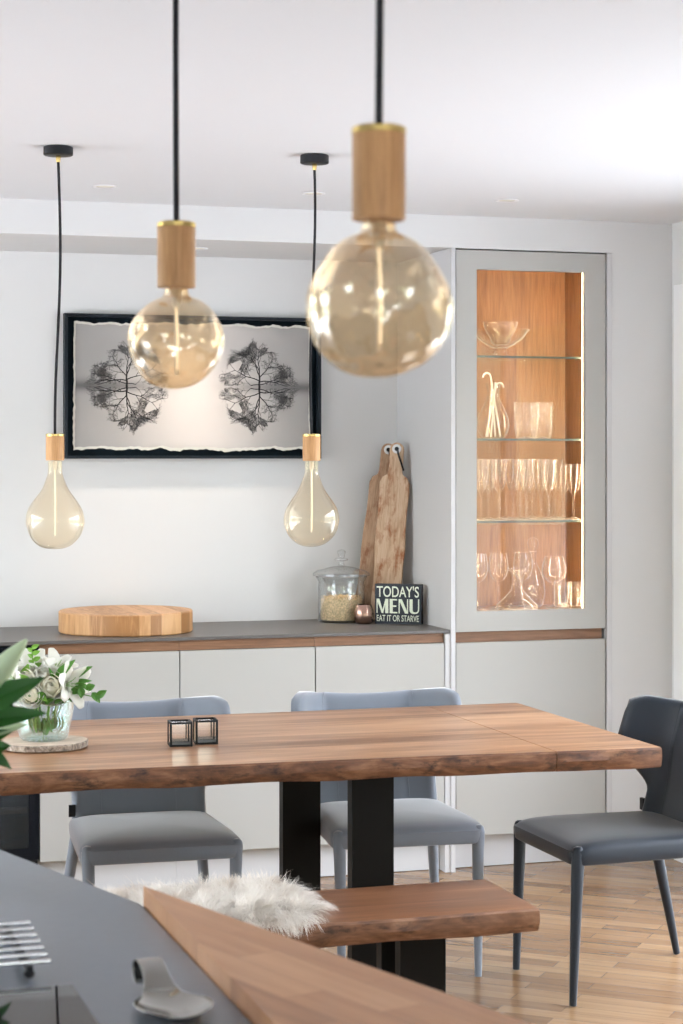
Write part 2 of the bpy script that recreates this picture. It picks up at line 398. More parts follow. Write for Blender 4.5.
for z in SH:
    s = MB().box(2.65, 3.219, 7.012, 7.30, z-.008, z).build('glass_shelf', M_shelfglass, cab)
    MB().box(2.65, 3.219, 7.009, 7.012, z-.008, z).build('shelf_edge', M_shelfedge, s)
for x0_, x1_, z0_, z1_, es_ in ((2.700,2.704,.967,2.243,48),(3.1532,3.1560,.967,2.243,9),(3.167,3.171,.967,2.243,120),(2.708,3.151,.9600,.9655,25),(2.708,3.151,2.2442,2.2482,25)):  # strip hidden behind the right stile is added to brighten the oak side
    MB().box(x0_, x1_, 6.9935, 6.9975, z0_, z1_).build('light_strip', emis('led_strip', (1,.77,.50,1), es_), cab)

# ------------------------------------------------------------------ glassware
def lathe_obj(name, prof, mat, parent, n=28, warp=None, loc=(0,0,0)):
    return MB().lathe(prof, n, warp=warp).build(name, mat, parent, loc)
def wall_prof(outer, t):
    """closed thin wall from an outer (r,z) profile going up: outer then inner coming back"""
    inner = [(max(r-t, .0005), z+(t if i == 0 else 0)) for i, (r, z) in enumerate(outer)]
    return [(.0005, outer[0][1])] + outer + inner[::-1] + [(.0005, inner[0][1])]
def stemware(name, label, group, loc, h, stem_h, bowl, foot_r, mat=M_crystal, s=1.0):
    t = thing(name, label, 'glass', loc, 0, group)
    lathe_obj('foot', [(.0005,0),(foot_r,0),(foot_r,.002),(foot_r*.6,.005),(.005,.010),(.0045,.012)], mat, t)
    lathe_obj('stem', [(.0045,.0121),(.0038,stem_h*.5),(.0042,stem_h*.9),(.006,stem_h-.0005)], mat, t, 12)
    o = [(r, stem_h + (h-stem_h)*z) for r, z in bowl]
    lathe_obj('bowl', [(.006, stem_h)] + o + [(r-.0015, z) for r, z in o[::-1]], mat, t)
    return t
FL = [(.014,.08),(.021,.2),(.026,.4),(.0285,.65),(.0295,.85),(.031,1)]
WN = [(.02,.08),(.031,.22),(.037,.42),(.0375,.6),(.034,.85),(.031,1)]
BL = [(.025,.08),(.040,.22),(.0475,.42),(.0465,.62),(.039,.85),(.034,1)]
# top shelf bowls
z = SH[0]
b1 = thing('footed_bowl', 'wide shallow glass bowl on short foot, on the top cabinet shelf', 'bowl', (2.872,7.13,z))
lathe_obj('foot', [(.0005,0),(.034,0),(.032,.004),(.024,.012),(.022,.030),(.030,.036)], M_crystal, b1)
oo = [(.030,.0365),(.055,.048),(.085,.070),(.106,.098),(.112,.104)]
lathe_obj('bowl', [(.0005,.0365)] + oo + [(r-.003, zz+.002) for r, zz in oo[::-1]], M_crystal, b1, 40)
b2 = thing('glass_bowl', 'small clear glass bowl stacked inside the wide footed bowl', 'bowl', (2.872,7.13,z+.0475))
oo = [(.026,0),(.036,.010),(.040,.026),(.056,.050),(.066,.074),(.068,.086)]
tag(lathe_obj('bowl_wall', [(.0005,0)] + oo + [(r-.003, zz+.002) for r, zz in oo[::-1]], M_cut, b2, 12))
# carafe with canes
z = SH[1]
ca = thing('glass_carafe', 'round-bellied glass carafe holding white canes, on the second cabinet shelf', 'carafe', (2.838,7.12,z))
oo = [(.040,0),(.055,.018),(.063,.045),(.060,.075),(.044,.115),(.026,.150),(.022,.180),(.030,.212)]
lathe_obj('carafe_wall', [(.0005,0)] + oo + [(r-.0025, zz+.003) for r, zz in oo[::-1]] + [(.0005,.003)], M_crystal, ca, 36)
MB().tube([(-.058,0,.05),(-.085,0,.06),(-.088,0,.085),(-.07,0,.10),(-.052,0,.095)], .004, 8).build('handle', M_crystal, ca)
cane_lab = ['white hooked cane leaning far left out of the glass carafe', 'upright white cane left of middle in the glass carafe', 'upright white cane right of middle in the glass carafe', 'white hooked cane leaning right in the glass carafe', 'straight white cane behind the others in the glass carafe']
for i, (bx_, tx, ty, tz, hook) in enumerate([(.028,-.014,-.012,.225,-1),(-.022,-.002,.004,.205,0),(-.010,.007,-.008,.208,0),(-.028,.012,.002,.188,1),(.012,.000,.013,.195,0)]):
    cn = thing('sugar_cane', cane_lab[i], 'cane', (2.838,7.12,z+.008), 0, 'canes in the carafe')
    b0 = Vector((bx_, ty*.5, 0)); t0 = Vector((tx, ty, tz))
    pts = [b0.lerp(t0, k/6) for k in range(7)]
    if hook:
        dn = (t0-b0).normalized()
        for k in range(1, 8):
            a = math.pi*k/7
            pts.append(t0 + Vector((hook*.016*(1-math.cos(a)), 0, .018*math.sin(a))) )
    MB().tube(pts, .0036, 8).build('cane', M_cane, cn)
for i, (x, y, r, l) in enumerate([(2.965,7.095,.050,'cut-crystal tumbler, left of the two on the second cabinet shelf'),(3.048,7.14,.046,'cut-crystal tumbler, right of the two on the second cabinet shelf')]):
    t = thing('crystal_tumbler', l, 'glass', (x,y,z), 0, 'cut-crystal tumblers')
    oo = [(r*.78,0),(r*.86,.012),(r*.95,.04),(r,.09),(r*1.0,.138)]
    lathe_obj('tumbler_wall', [(.0005,0)] + oo + [(q-.004, zz+.002) for q, zz in oo[::-1]] + [(.0005,.010)], M_cut, t, 60, warp=lambda a, zz: 1-.08*abs(math.sin(10*a)))
# champagne flutes on the third shelf (pixel column of each stem -> x at its depth)
def xcol(px, y):
    u = (px-341.5)/2000; c_, s_ = math.cos(R(17.4)), math.sin(R(17.4))
    return y*(s_+c_*u)/(c_-s_*u)
z = SH[2]
rows = [('front', 7.055, [481,499,526.5,548.5,573.5], [1,1,1,1,.92]), ('middle', 7.145, [488.5,513,520.5,541,563], [1,1,1,1,.92]), ('back', 7.245, [506,532,555], [1,1,1])]
order = ['leftmost','second from left','third from left','fourth from left','fifth from left']
for rn, y, pxs, hs in rows:
    for i, (px, hh) in enumerate(zip(pxs, hs)):
        stemware('champagne_flute', f'champagne flute, {order[i]} in the {rn} row on the third cabinet shelf', 'champagne flutes', (xcol(px,y), y, z), .232*hh, .105*hh, FL, .030)
# bottom shelf
z = .9585
for i, (px, y, l) in enumerate([(478,7.12,'leftmost'),(498.5,7.12,'second from left'),(523,7.17,'third from left')]):
    stemware('wine_glass', f'tulip wine glass, {l} of the three on the cabinet floor', 'tulip wine glasses', (xcol(px,y),y,z), .215, .105, WN, .034)
stemware('balloon_glass', 'balloon wine glass right of the decanters on the cabinet floor', None, (xcol(554,7.12),7.12,z), .20, .095, BL, .036)
dc = thing('wine_decanter', 'wide-based glass decanter with slim neck on the cabinet floor', 'decanter', (xcol(517,7.085),7.085,z))
oo = [(.070,0),(.081,.006),(.078,.020),(.050,.046),(.024,.075),(.0185,.105),(.020,.140),(.034,.152),(.035,.158)]
lathe_obj('decanter_wall', [(.0005,0)] + oo + [(r-.003, zz+.002) for r, zz in oo[::-1]] + [(.0005,.004)], M_crystal, dc, 40)
sd = thing('stoppered_decanter', 'tall round decanter with ball stopper at the back of the cabinet floor', 'decanter', (xcol(533,7.245),7.245,z))
oo = [(.030,0),(.040,.008),(.048,.05),(.044,.10),(.026,.145),(.013,.170),(.012,.205),(.017,.212)]
lathe_obj('decanter_wall', [(.0005,0)] + oo + [(r-.003, zz+.002) for r, zz in oo[::-1]] + [(.0005,.004)], M_crystal, sd, 32)
lathe_obj('stopper', [(.0005,.213),(.014,.2135),(.010,.222),(.018,.232),(.0225,.246),(.018,.261),(.008,.268),(.0005,.2695)], M_crystal, sd, 24)
for i, (px, y, l) in enumerate([(563,7.06,'left of the two at the right end of the cabinet floor'),(579,7.075,'right of the two at the right end of the cabinet floor')]):
    t = thing('highball_glass', f'straight highball glass, {l}', 'glass', (xcol(px,y),y,z), 0, 'highball glasses')
    lathe_obj('glass_wall', [(.0005,0),(.030,0),(.032,.004),(.034,.105),(.032,.105),(.030,.010),(.0005,.010)], M_cut, t, 36, warp=lambda a, zz: 1+.02*math.cos(14*a))

# ------------------------------------------------------------------ sideboard
for i, (x0, x1, lab) in enumerate([(1.083,1.579,'grey flat-front base cabinet beside the black wine cooler'),(1.583,2.083,'grey flat-front base cabinet, middle one under the stone worktop'),(2.087,2.585,'grey flat-front base cabinet against the tall cabinet side')]):
    b = thing('base_cabinet', lab, 'cabinet', (0,0,0), 0, 'base cabinets under the worktop')
    MB().box(x0-.001, x1+.001, YF+.024, YB-.002, .13, .886).build('carcass', M_gap, b)
    MB().box(x0, x1, YF, YF+.022, .129, .851).build('door', M_cab, b, bevel=.0015)
    MB().box(x0-.0015, x1+.0015, YF+.014, YF+.0235, .853, .887).build('handle_strip', M_walnut, b)
    MB().box(x0-.0015, x1+.0015, 7.03, YB-.002, .002, .128).build('plinth', M_panel, b)
tag(MB().box(-1.2, 2.6075, YF-.002, YB-.001, .8885, .9005).build('worktop', M_counter, bevel=.001), 'thin grey stone worktop on the base cabinets along the alcove wall', 'worktop')
wc = thing('wine_cooler', 'black glass-fronted wine cooler under the worktop, left end', 'wine cooler')
MB().box(.58, 1.079, YF+.03, YB-.002, .02, .886).build('body', M_black, wc)
o = MB()
for b in ((.58,.615,.14,.884),(1.044,1.079,.14,.884),(.615,1.044,.14,.18),(.615,1.044,.84,.884)): o.box(b[0],b[1],YF,YF+.029,b[2],b[3])
dr = o.build('door', M_oven, wc)
MB().box(.615,1.044,YF+.006,YF+.012,.18,.84).build('door_glass', thin_glass('smoked_glass', (.34,.38,.42,1), (.015,.4), power=4), dr)
for zz in (.30,.44,.58,.72): MB().box(.62,1.04,YF+.018,YF+.028,zz,zz+.022).build('shelf_front', M_walnut, wc)

# butcher block
bb = thing('butcher_block', 'thick round oak chopping block on the stone worktop', 'chopping board', (1.446,7.272,.9012))
n = 96; r = .246
MB().lathe([(.0005,0),(r-.004,0),(r,.004),(r,.074)], n).build('block_side', M_block, bb)
MB().lathe([(r,.074),(r-.004,.078),(.0005,.078)], n).build('block_top', M_blocktop, bb)

# jar of oats
jar = thing('storage_jar', 'lidded clear glass storage jar on the worktop', 'jar', (2.331,7.44,.9012)); jar.scale = (1.07,1.07,1.03)
oo = [(.080,0),(.085,.006),(.085,.135),(.083,.150),(.094,.170)]
lathe_obj('jar_wall', [(.0005,0)] + oo + [(r-.003, zz+.001) for r, zz in oo[::-1]] + [(.0005,.006)], M_clear, jar, 48)
lid = lathe_obj('lid', [(.0005,.176),(.09,.1725),(.103,.174),(.103,.183),(.088,.193),(.04,.206),(.0005,.212)], M_clear, jar, 48)
lathe_obj('knob', [(.012,.2105),(.009,.220),(.010,.228),(.024,.232),(.024,.237),(.012,.242),(.013,.254),(.017,.262),(.012,.270),(.0005,.272)], M_clear, lid, 24)
ob = MB(); rr = random.Random(3); bpy.context.view_layer.update()
ob.lathe([(.0005,.0085),(.0795,.0085),(.0795,.088),(.05,.094),(.0005,.096)], 32)
for k in range(1200):
    a = rr.random()*6.283; zz = rr.uniform(.012,.090); ra = .0795 if zz < .086 and rr.random() < .7 else .078*math.sqrt(rr.random())
    if ra < .079: zz = rr.uniform(.090,.099)
    p = Vector((ra*math.cos(a), ra*math.sin(a), zz)); q = rr.uniform(.0035,.0065)
    u = Vector((-math.sin(a), math.cos(a), rr.uniform(-.5,.5))).normalized()*q; w = Vector((rr.uniform(-.3,.3), rr.uniform(-.3,.3), 1)).normalized()*q*.7
    nn = u.cross(w).normalized()*.0012
    ob.add([p-u-nn, p-w+nn, p+u-nn, p+w+nn, p+nn*1.5, p-nn*1.5], [(0,1,4),(1,2,4),(2,3,4),(3,0,4),(1,0,5),(2,1,5),(3,2,5),(0,3,5)])
tag(ob.build('oat_flakes', M_flake), 'golden oat flakes filling the lower third of the glass jar', 'oats', kind='stuff').location = (2.331,7.44,.9012)
# copper pot
cp = thing('copper_votive', 'small round copper votive pot beside the glass jar', 'votive', (2.386,7.325,.9012))
oo = [(.026,0),(.034,.006),(.0395,.028),(.038,.048),(.031,.068),(.029,.073)]
lathe_obj('pot', [(.0005,0)] + oo + [(r-.002, zz+.0005) for r, zz in oo[::-1]] + [(.0005,.003)], M_copper, cp, 48, warp=lambda a, zz: 1+.012*math.cos(12*a))
# menu sign
sg = thing('menu_sign', 'black block sign reading TODAY\'S MENU EAT IT OR STARVE, on the worktop', 'sign', (2.426,7.312,.9012), -35)
MB().box(0,.184,0,.032,0,.153).build('board', plain('sign_navy', (.006,.012,.025,1), .5), sg, bevel=.001)
M_letter = plain('sign_letters', (.74,.80,.67,1), .6)
def text_mesh(name, s, width, height, x, z, parent, mat, off=.0):
    cu = bpy.data.curves.new(name, 'FONT'); cu.body = s; cu.size = 1; cu.extrude = .004; cu.offset = off
    to = bpy.data.objects.new(name, cu); COL.objects.link(to)
    bpy.context.view_layer.update()
    me = bpy.data.meshes.new_from_object(to.evaluated_get(bpy.context.evaluated_depsgraph_get()))
    bpy.data.objects.remove(to)
    xs = [v.co.x for v in me.vertices]; ys = [v.co.y for v in me.vertices]
    x0, x1, y0, y1 = min(xs), max(xs), min(ys), max(ys)
    for v in me.vertices:
        v.co = (x+(v.co.x-x0)/(x1-x0)*width, -.0012 if v.co.z > 0 else -.0001, z+(v.co.y-y0)/(y1-y0)*height)
    me.materials.clear(); me.materials.append(mat)
    o = bpy.data.objects.new(name, me); COL.objects.link(o); o.parent = parent; return o
text_mesh('lettering', "TODAY'S", .168, .043, .008, .103, sg, M_letter, .006)
ML = MB(); U = [
 (0,[(0,0),(.09,0),(.09,1),(0,1)]),(0,[(0,1),(.24,1),(.60,.0),(.44,.0)]),(0,[(.44,0),(.56,0),(.86,1),(.76,1)]),(0,[(.74,0),(1,0),(1,1),(.74,1)]),
 (1.12,[(0,0),(.26,0),(.26,1),(0,1)]),(1.12,[(.26,.90),(.62,.90),(.62,1),(.26,1)]),(1.12,[(.26,.45),(.56,.45),(.56,.55),(.26,.55)]),(1.12,[(.26,0),(.64,0),(.64,.10),(.26,.10)]),
 (1.88,[(0,0),(.09,0),(.09,1),(0,1)]),(1.88,[(0,1),(.26,1),(.80,0),(.54,0)]),(1.88,[(.71,0),(.80,0),(.80,1),(.71,1)]),
 (2.80,[(0,.26),(.26,.26),(.26,1),(0,1)]),(2.80,[(.72,.26),(.81,.26),(.81,1),(.72,1)]),
 (2.80,[(0,.27),(.03,.13),(.12,.04),(.26,-.01),(.42,-.02),(.58,0),(.70,.06),(.78,.15),(.81,.27),(.72,.27),(.68,.17),(.60,.11),(.48,.09),(.36,.11),(.28,.17),(.26,.27)])]
for ox_, pl2 in U:
    ML.add([(.007+(ox_+x)*.170/3.61, -.0012, .041+z*.055) for x, z in pl2] + [(.007+(ox_+x)*.170/3.61, -.0001, .041+z*.055) for x, z in pl2], [tuple(range(len(pl2)))] + [((i+1)%len(pl2),i,len(pl2)+i,len(pl2)+(i+1)%len(pl2)) for i in range(len(pl2))])
ML.build('lettering', M_letter, sg)
text_mesh('lettering', 'EAT IT OR STARVE', .168, .024, .008, .010, sg, M_letter, .004)
# paddle boards
def paddle(label, loc, rx, ry, rz, w, h, hh, mat):
    t = thing('paddle_board', label, 'serving board', loc, 0, 'rustic paddle boards')
    t.rotation_euler = (rx, ry, rz)
    pl = []
    body = h-hh
    pl += [(-w*.46,0),(w*.46,0),(w*.5,.02)]
    for k in range(1,8): pl.append((w*.5+.0025*math.sin(k*2.1+w*50), body*k/8))
    pl += [(w*.5,body-.03),(w*.42,body-.008),(w*.26,body+.004),(w*.23,body+.02)]
    for k in range(9):
        a = math.pi*k/8; pl.append((w*.24*math.cos(a), h-w*.24+w*.24*math.sin(a)))
    pl += [(-w*.23,body+.02),(-w*.26,body+.004),(-w*.42,body-.008),(-w*.5,body-.03)]
    for k in range(7,0,-1): pl.append((-w*.5+.0025*math.sin(k*1.7+w*30), body*k/8))
    pl.append((-w*.5,.02))
    mb = MB(); n = len(pl); th = .02
    vs = [(x,0,z) for x,z in pl]+[(x,th,z) for x,z in pl]
    mb.add(vs, [tuple(range(n)), tuple(range(2*n-1,n-1,-1))] + [((i+1)%n,i,n+i,n+(i+1)%n) for i in range(n)])
    mb.build('board', mat, t, bevel=.003)
    ez = h-.026
    ring = []
    e = MB()
    for rad, y in ((.018,-.0002),(.018,-.003),(.014,-.0045),(.0085,-.003),(.0085,-.0002)):
        ring.append([(rad*math.cos(2*math.pi*k/24), y, ez+rad*math.sin(2*math.pi*k/24)) for k in range(24)])
    e.rings(ring + [ring[0]]).build('eyelet', plain('white_enamel', (.72,.74,.76,1), .3), t)
    e2 = MB(); e2.add([(.0085*math.cos(2*math.pi*k/16), -.0006, ez+.0085*math.sin(2*math.pi*k/16)) for k in range(16)], [tuple(range(16))])
    e2.build('hole', M_black, t)
    MB().tube([(.0,-.002,ez),(.004,-.008,ez+.002),(.012,-.008,ez-.025),(.026,-.004,ez-.06),(.034,-.003,ez-.082),(.032,-.003,ez-.086),(.020,-.005,ez-.055),(.006,-.006,ez-.02),(.0,-.002,ez-.002)], .0022, 6).build('cord_loop', M_cord, t)
    return t
paddle('pale worn paddle board in front, leaning in the alcove corner', (2.491,7.388,.9015), R(-4.5), R(3.6), R(-25), .116, .702, .13, M_driftwood)
paddle('brown worn paddle board leaning on the wall behind the pale one', (2.446,7.458,.9015), R(-4.2), R(6.9), R(-18), .118, .702, .13, M_driftwoodd)

# ------------------------------------------------------------------ picture
pic = thing('framed_picture', 'black framed photograph of two bare trees mirrored in mist, on alcove wall', 'picture', (1.772,7.578,1.812))
w, h, fw, dp = 1.014, .552, .012, .04
f = MB()
for b in ((-w/2,w/2,h/2-fw,h/2),(-w/2,w/2,-h/2,-h/2+fw),(-w/2,-w/2+fw,-h/2+fw,h/2-fw),(w/2-fw,w/2,-h/2+fw,h/2-fw)): f.box(b[0],b[1],-dp,0,b[2],b[3])
f.build('frame', M_frame, pic)
MB().box(-w/2+fw, w/2-fw, -.010, -.0005, -h/2+fw, h/2-fw).build('mount', M_mat, pic)
def paper_mat():
    m, nt, out = newmat('misty_print'); L = nt.links.new
    p = N(nt, 'ShaderNodeBsdfPrincipled', Roughness=.8)
    tc = N(nt, 'ShaderNodeTexCoord'); sx = N(nt, 'ShaderNodeSeparateXYZ'); L(tc.outputs['Object'], sx.inputs[0])
    # dark mist line at mid height, fading towards the middle of the sheet
    def gauss(sock, c, wd):
        a = N(nt, 'ShaderNodeMath', operation='SUBTRACT'); a.inputs[1].default_value = c; L(sock, a.inputs[0])
        b = N(nt, 'ShaderNodeMath', operation='DIVIDE'); b.inputs[1].default_value = wd; L(a.outputs[0], b.inputs[0])
        q = N(nt, 'ShaderNodeMath', operation='MULTIPLY'); L(b.outputs[0], q.inputs[0]); L(b.outputs[0], q.inputs[1])
        n_ = N(nt, 'ShaderNodeMath', operation='MULTIPLY'); n_.inputs[1].default_value = -1; L(q.outputs[0], n_.inputs[0])
        e_ = N(nt, 'ShaderNodeMath', operation='EXPONENT'); L(n_.outputs[0], e_.inputs[0]); return e_.outputs[0]
    hz = gauss(sx.outputs['Z'], 0.003, .022); mid = gauss(sx.outputs['X'], .02, .24)
    inv = N(nt, 'ShaderNodeMath', operation='SUBTRACT'); inv.inputs[0].default_value = 1; L(mid, inv.inputs[1])
    d = N(nt, 'ShaderNodeMath', operation='MULTIPLY'); L(hz, d.inputs[0]); L(inv.outputs[0], d.inputs[1])
    base = N(nt, 'ShaderNodeMixRGB'); base.inputs[1].default_value = (.33,.32,.31,1); base.inputs[2].default_value = (.62,.575,.545,1); L(mid, base.inputs[0])
    mx = N(nt, 'ShaderNodeMixRGB'); mx.inputs[2].default_value = (.06,.06,.065,1)
    dd = N(nt, 'ShaderNodeMath', operation='MULTIPLY'); dd.inputs[1].default_value = .75; L(d.outputs[0], dd.inputs[0])
    L(dd.outputs[0], mx.inputs[0]); L(base.outputs[0], mx.inputs[1]); L(mx.outputs[0], p.inputs['Base Color'])
    L(p.outputs[0], out.inputs['Surface']); return m
pw, ph = .94, .49
def deckle(w_, h_, amp, seed):
    pts = []
    def nz(t, k): return amp*(noise.noise((t*14, k+seed, 0)) + .5*noise.noise((t*55, k+seed, 3)))
    for i in range(140): t = i/140; pts.append((-w_/2+w_*t, -h_/2+nz(t*w_,1)))
    for i in range(70): t = i/70; pts.append((w_/2+nz(t*h_,2)*.5, -h_/2+h_*t))
    for i in range(140): t = i/140; pts.append((w_/2-w_*t, h_/2+nz(t*w_,3)))
    for i in range(70): t = i/70; pts.append((-w_/2+nz(t*h_,4)*.5, h_/2-h_*t))
    return pts
def sheet(name, pts, y, mat, parent, ox=0, oz=0):
    mb = MB(); n = len(pts)
    vs = [(x+ox,y,z_+oz) for x,z_ in pts]+[(x+ox,y+.0012,z_+oz) for x,z_ in pts]
    mb.add(vs, [tuple(range(n)), tuple(range(2*n-1,n-1,-1))] + [((i+1)%n,i,n+i,n+(i+1)%n) for i in range(n)])
    return mb.build(name, mat, parent)
sheet('deckle_edge', deckle(pw, ph, .012, 1.3), -.0125, plain('torn_paper', (.66,.64,.58,1), .9), pic, 0, .002)
pp = sheet('print', deckle(pw-.014, ph-.020, .008, 1.32), -.0140, paper_mat(), pic, 0, .003)
M_ink = plain('tree_ink', (.022,.022,.026,1), .9)
M_ink2 = plain('twig_ink', (.075,.073,.075,1), .9)
def tree(mb, cx, cz, rg, flip):
    """bare crown rising from the water line and its reflection, as thin printed strokes"""
    segs = []
    def crown(p):                                             # lobed outline of the crown, <1 inside
        a = math.atan2(p[0], p[1]); r = math.hypot(p[0]/.150, p[1]/.178)
        return r/(1 + .10*math.sin(2*a-.5) + .05*math.sin(5*a+1.9) + .05*math.sin(11*a))
    def grow(p, ang, ln, wd, lvl):
        q = p; a = ang
        for i in range(3):
            a += rg.uniform(-.30,.30) + .03*math.sin(a)
            e = (q[0]+ln/3*math.sin(a), q[1]+ln/3*math.cos(a))
            if lvl > 1 and crown(e) > 1+rg.uniform(-.10,.06): return
            if lvl > 3 and noise.noise((e[0]*38, e[1]*38, 4.4)) < -.40: return
            if e[1] < .003: return
            segs.append((q, e, wd*(1-.12*i), wd*(1-.12*(i+1)), lvl)); q = e
            if i < 2 and lvl < 7 and rg.random() < .8:
                grow(q, a + rg.choice((-1,1))*rg.uniform(.5,1.1), ln*rg.uniform(.55,.8), wd*.5, lvl+1+(lvl < 3))
        if lvl >= 7: return
        for sp in (rg.uniform(-.65,-.2), rg.uniform(.2,.65)):
            grow(q, a+sp, ln*rg.uniform(.70,.92), wd*.66, lvl+1)
    trunk = [(0,-.001),(.0015,.014),(-.001,.030),(.001,.046),(.0005,.062)]
    for k in range(4): segs.append((trunk[k], trunk[k+1], .0085-.0011*k, .0074-.0011*k, 1))
    for z0, a0, l0, w0 in ((.008,-1.38,.060,.0036),(.009,1.32,.054,.0034),(.020,-1.08,.060,.0044),(.024,1.00,.056,.0042),(.036,-.66,.052,.0042),(.042,.60,.050,.0042),(.058,-.20,.048,.0038),(.061,.28,.048,.0036)):
        grow((rg.uniform(-.001,.001), z0), a0, l0, w0, 1)
    for up in (1,-1):
        for (a, b, wa, wb, lvl) in segs:
            ax, az, bx_, bz = a[0]*flip, a[1]*up, b[0]*flip, b[1]*up
            dx, dz = bx_-ax, bz-az; ln = math.hypot(dx,dz) or 1; nx, nz_ = -dz/ln, dx/ln
            wa_, wb_ = max(wa,.00085)/2, max(wb,.0007)/2
            y = -.01435 - .00002*(8-lvl)
            mb.add([(cx+ax+nx*wa_,y,cz+az+nz_*wa_),(cx+ax-nx*wa_,y,cz+az-nz_*wa_),(cx+bx_-nx*wb_,y,cz+bz-nz_*wb_),(cx+bx_+nx*wb_,y,cz+bz+nz_*wb_)], [(0,1,2,3)], 0 if lvl < 4 else 1)
SEED = 34
for cx, mxr in ((-.265,1),(.262,-1)):
    tm = MB(); tree(tm, cx, .004, random.Random(SEED), mxr)
    tm.build('printed_tree', [M_ink, M_ink2], pp)

# ------------------------------------------------------------------ pendants
def pendant(label, rose, hold, hold_h, hold_r, bulb_prof, mat, lump=0, seed=0, stem=.13, rose_r=.0425, bow_=.010):
    """rose: (x,y) on the ceiling; hold: (x,y,z) top of the oak holder"""
    t = thing('pendant_light', label, 'pendant light', (rose[0], rose[1], ZC), 0, 'bare-bulb oak pendants')
    dx, dy, dz = hold[0]-rose[0], hold[1]-rose[1], hold[2]-ZC
    cn = MB().lathe([(.0005,-.001),(rose_r-.002,-.001),(rose_r,-.003),(rose_r,-.024),(rose_r-.003,-.026),(.0005,-.026)], 40).build('ceiling_rose', M_black, t)
    MB().lathe([(.0065,-.0262),(.0075,-.03),(.0055,-.045),(.0030,-.046)], 16, cap1=True).build('cord_grip', M_brass, cn)
    pts = []
    for k in range(25):
        u = k/24
        bow = bow_*math.sin(math.pi*u)*math.sin(2.4*u+seed)
        pts.append((dx*u*u*(3-2*u)+bow, dy*u*u*(3-2*u), -.044+(dz+.044)*u))
    MB().tube(pts, .0041, 8).build('cord', M_cord, t)
    h = MB().lathe([(.0005,dz-.006),(hold_r-.001,dz-.006),(hold_r,dz-.008),(hold_r,dz-hold_h+.001),(hold_r-.001,dz-hold_h),(.0005,dz-hold_h)], 40, c=(dx,dy,0)).build('oak_holder', M_holder, t)
    MB().lathe([(.0005,dz+.001),(hold_r*.9,dz+.001),(hold_r+.0006,dz-.001),(hold_r+.0006,dz-.0065),(.0005,dz-.0062)], 40, c=(dx,dy,0)).build('brass_cap', M_brass, h)
    bz = dz-hold_h-.001
    mb = MB()
    n = 56; rs = []
    for (r_, z_) in bulb_prof:
        ring = []
        for k in range(n):
            a = 2*math.pi*k/n; p = Vector((r_*math.cos(a), r_*math.sin(a), z_))
            if lump:
                q = p*13 + Vector((seed*3.1, seed*1.7, 0))
                fade = min(1, max(0, (-z_-.008)/.03))
                p += Vector((p.x, p.y, (p.z+.09)*.7)) * lump*fade*noise.noise(q)
            ring.append((dx+p.x, dy+p.y, bz+p.z))
        rs.append(ring)
    b = mb.rings(rs, cap1=True).build('bulb', mat, t, sharp=80)
    MB().lathe([(.0068,bz-.0005),(.0066,bz-.020),(.0045,bz-.027),(.0030,bz-.032),(.0026,bz-stem),(.0013,bz-stem-.003)], 16, c=(dx,dy,0), cap1=True).build('bulb_stem', M_stemw, b)
    f = MB()
    f.tube([(dx-.002,dy-.0055,bz-.026),(dx+.001,dy-.0050,bz-stem*.6),(dx,dy-.004,bz-stem+.004)], .0009, 6)
    f.build('filament', M_fil, b)
    return t
def tear(rmax, h, neck, seed):
    """teardrop: narrow neck, wide low belly, flattish base"""
    key = [(neck,0),(neck,-.028),(neck*1.25,-.045),(neck*1.95,-.075),(rmax*.76,-.105),(rmax*.93,-.128),(rmax,-.152),(rmax*.97,-.172),(rmax*.84,-.196),(rmax*.58,-.216),(rmax*.30,-.226),(.004,-.229)]
    s = h/.229; key = [(r, z*s) for r, z in key]
    out = []
    for i in range(len(key)-1):                                   # Catmull-Rom
        p0 = key[max(i-1,0)]; p1 = key[i]; p2 = key[i+1]; p3 = key[min(i+2,len(key)-1)]
        for k in range(4):
            t = k/4
            out.append(tuple(.5*((2*b)+(c_-a)*t+(2*a-5*b+4*c_-d_)*t*t+(3*b-a-3*c_+d_)*t**3) for a,b,c_,d_ in zip(p0,p1,p2,p3)))
    return out + [key[-1]]
def globe(r, neck):
    pr = [(neck,0),(neck*1.05,-.006)]
    a0 = math.asin(min(.99, neck*1.25/r))
    for k in range(33):
        a = a0 + (math.pi-a0)*k/32
        pr.append((max(r*math.sin(a),.002), -.012 - r*.97*(math.cos(a0)-math.cos(a))))
    return pr
pendant('slim teardrop-bulb pendant hanging over the left end of the table', (.946,5.752), (.942,5.785,1.611), .077, .0265, tear(.0850,.257,.0205,1), M_bulb, .035, 1.0, .215)
pendant('slim teardrop-bulb pendant hanging in front of the picture\'s right edge', (1.698,5.686), (1.700,5.724,1.6125), .080, .0265, tear(.0825,.257,.0205,2), M_bulb, .035, 2.2, .21)
pendant('round amber globe pendant hanging in front of the picture', (.603,2.68), (.603,2.68,1.868), .089, .0262, globe(.0655,.0155), M_globe, .16, 3.0, .115, bow_=.001)
pendant('largest amber globe pendant, nearest the camera', (.6245,1.86), (.6213,1.860,1.871), .091, .0262, globe(.0745,.0155), M_globe, .13, 5.3, .125, bow_=.001)

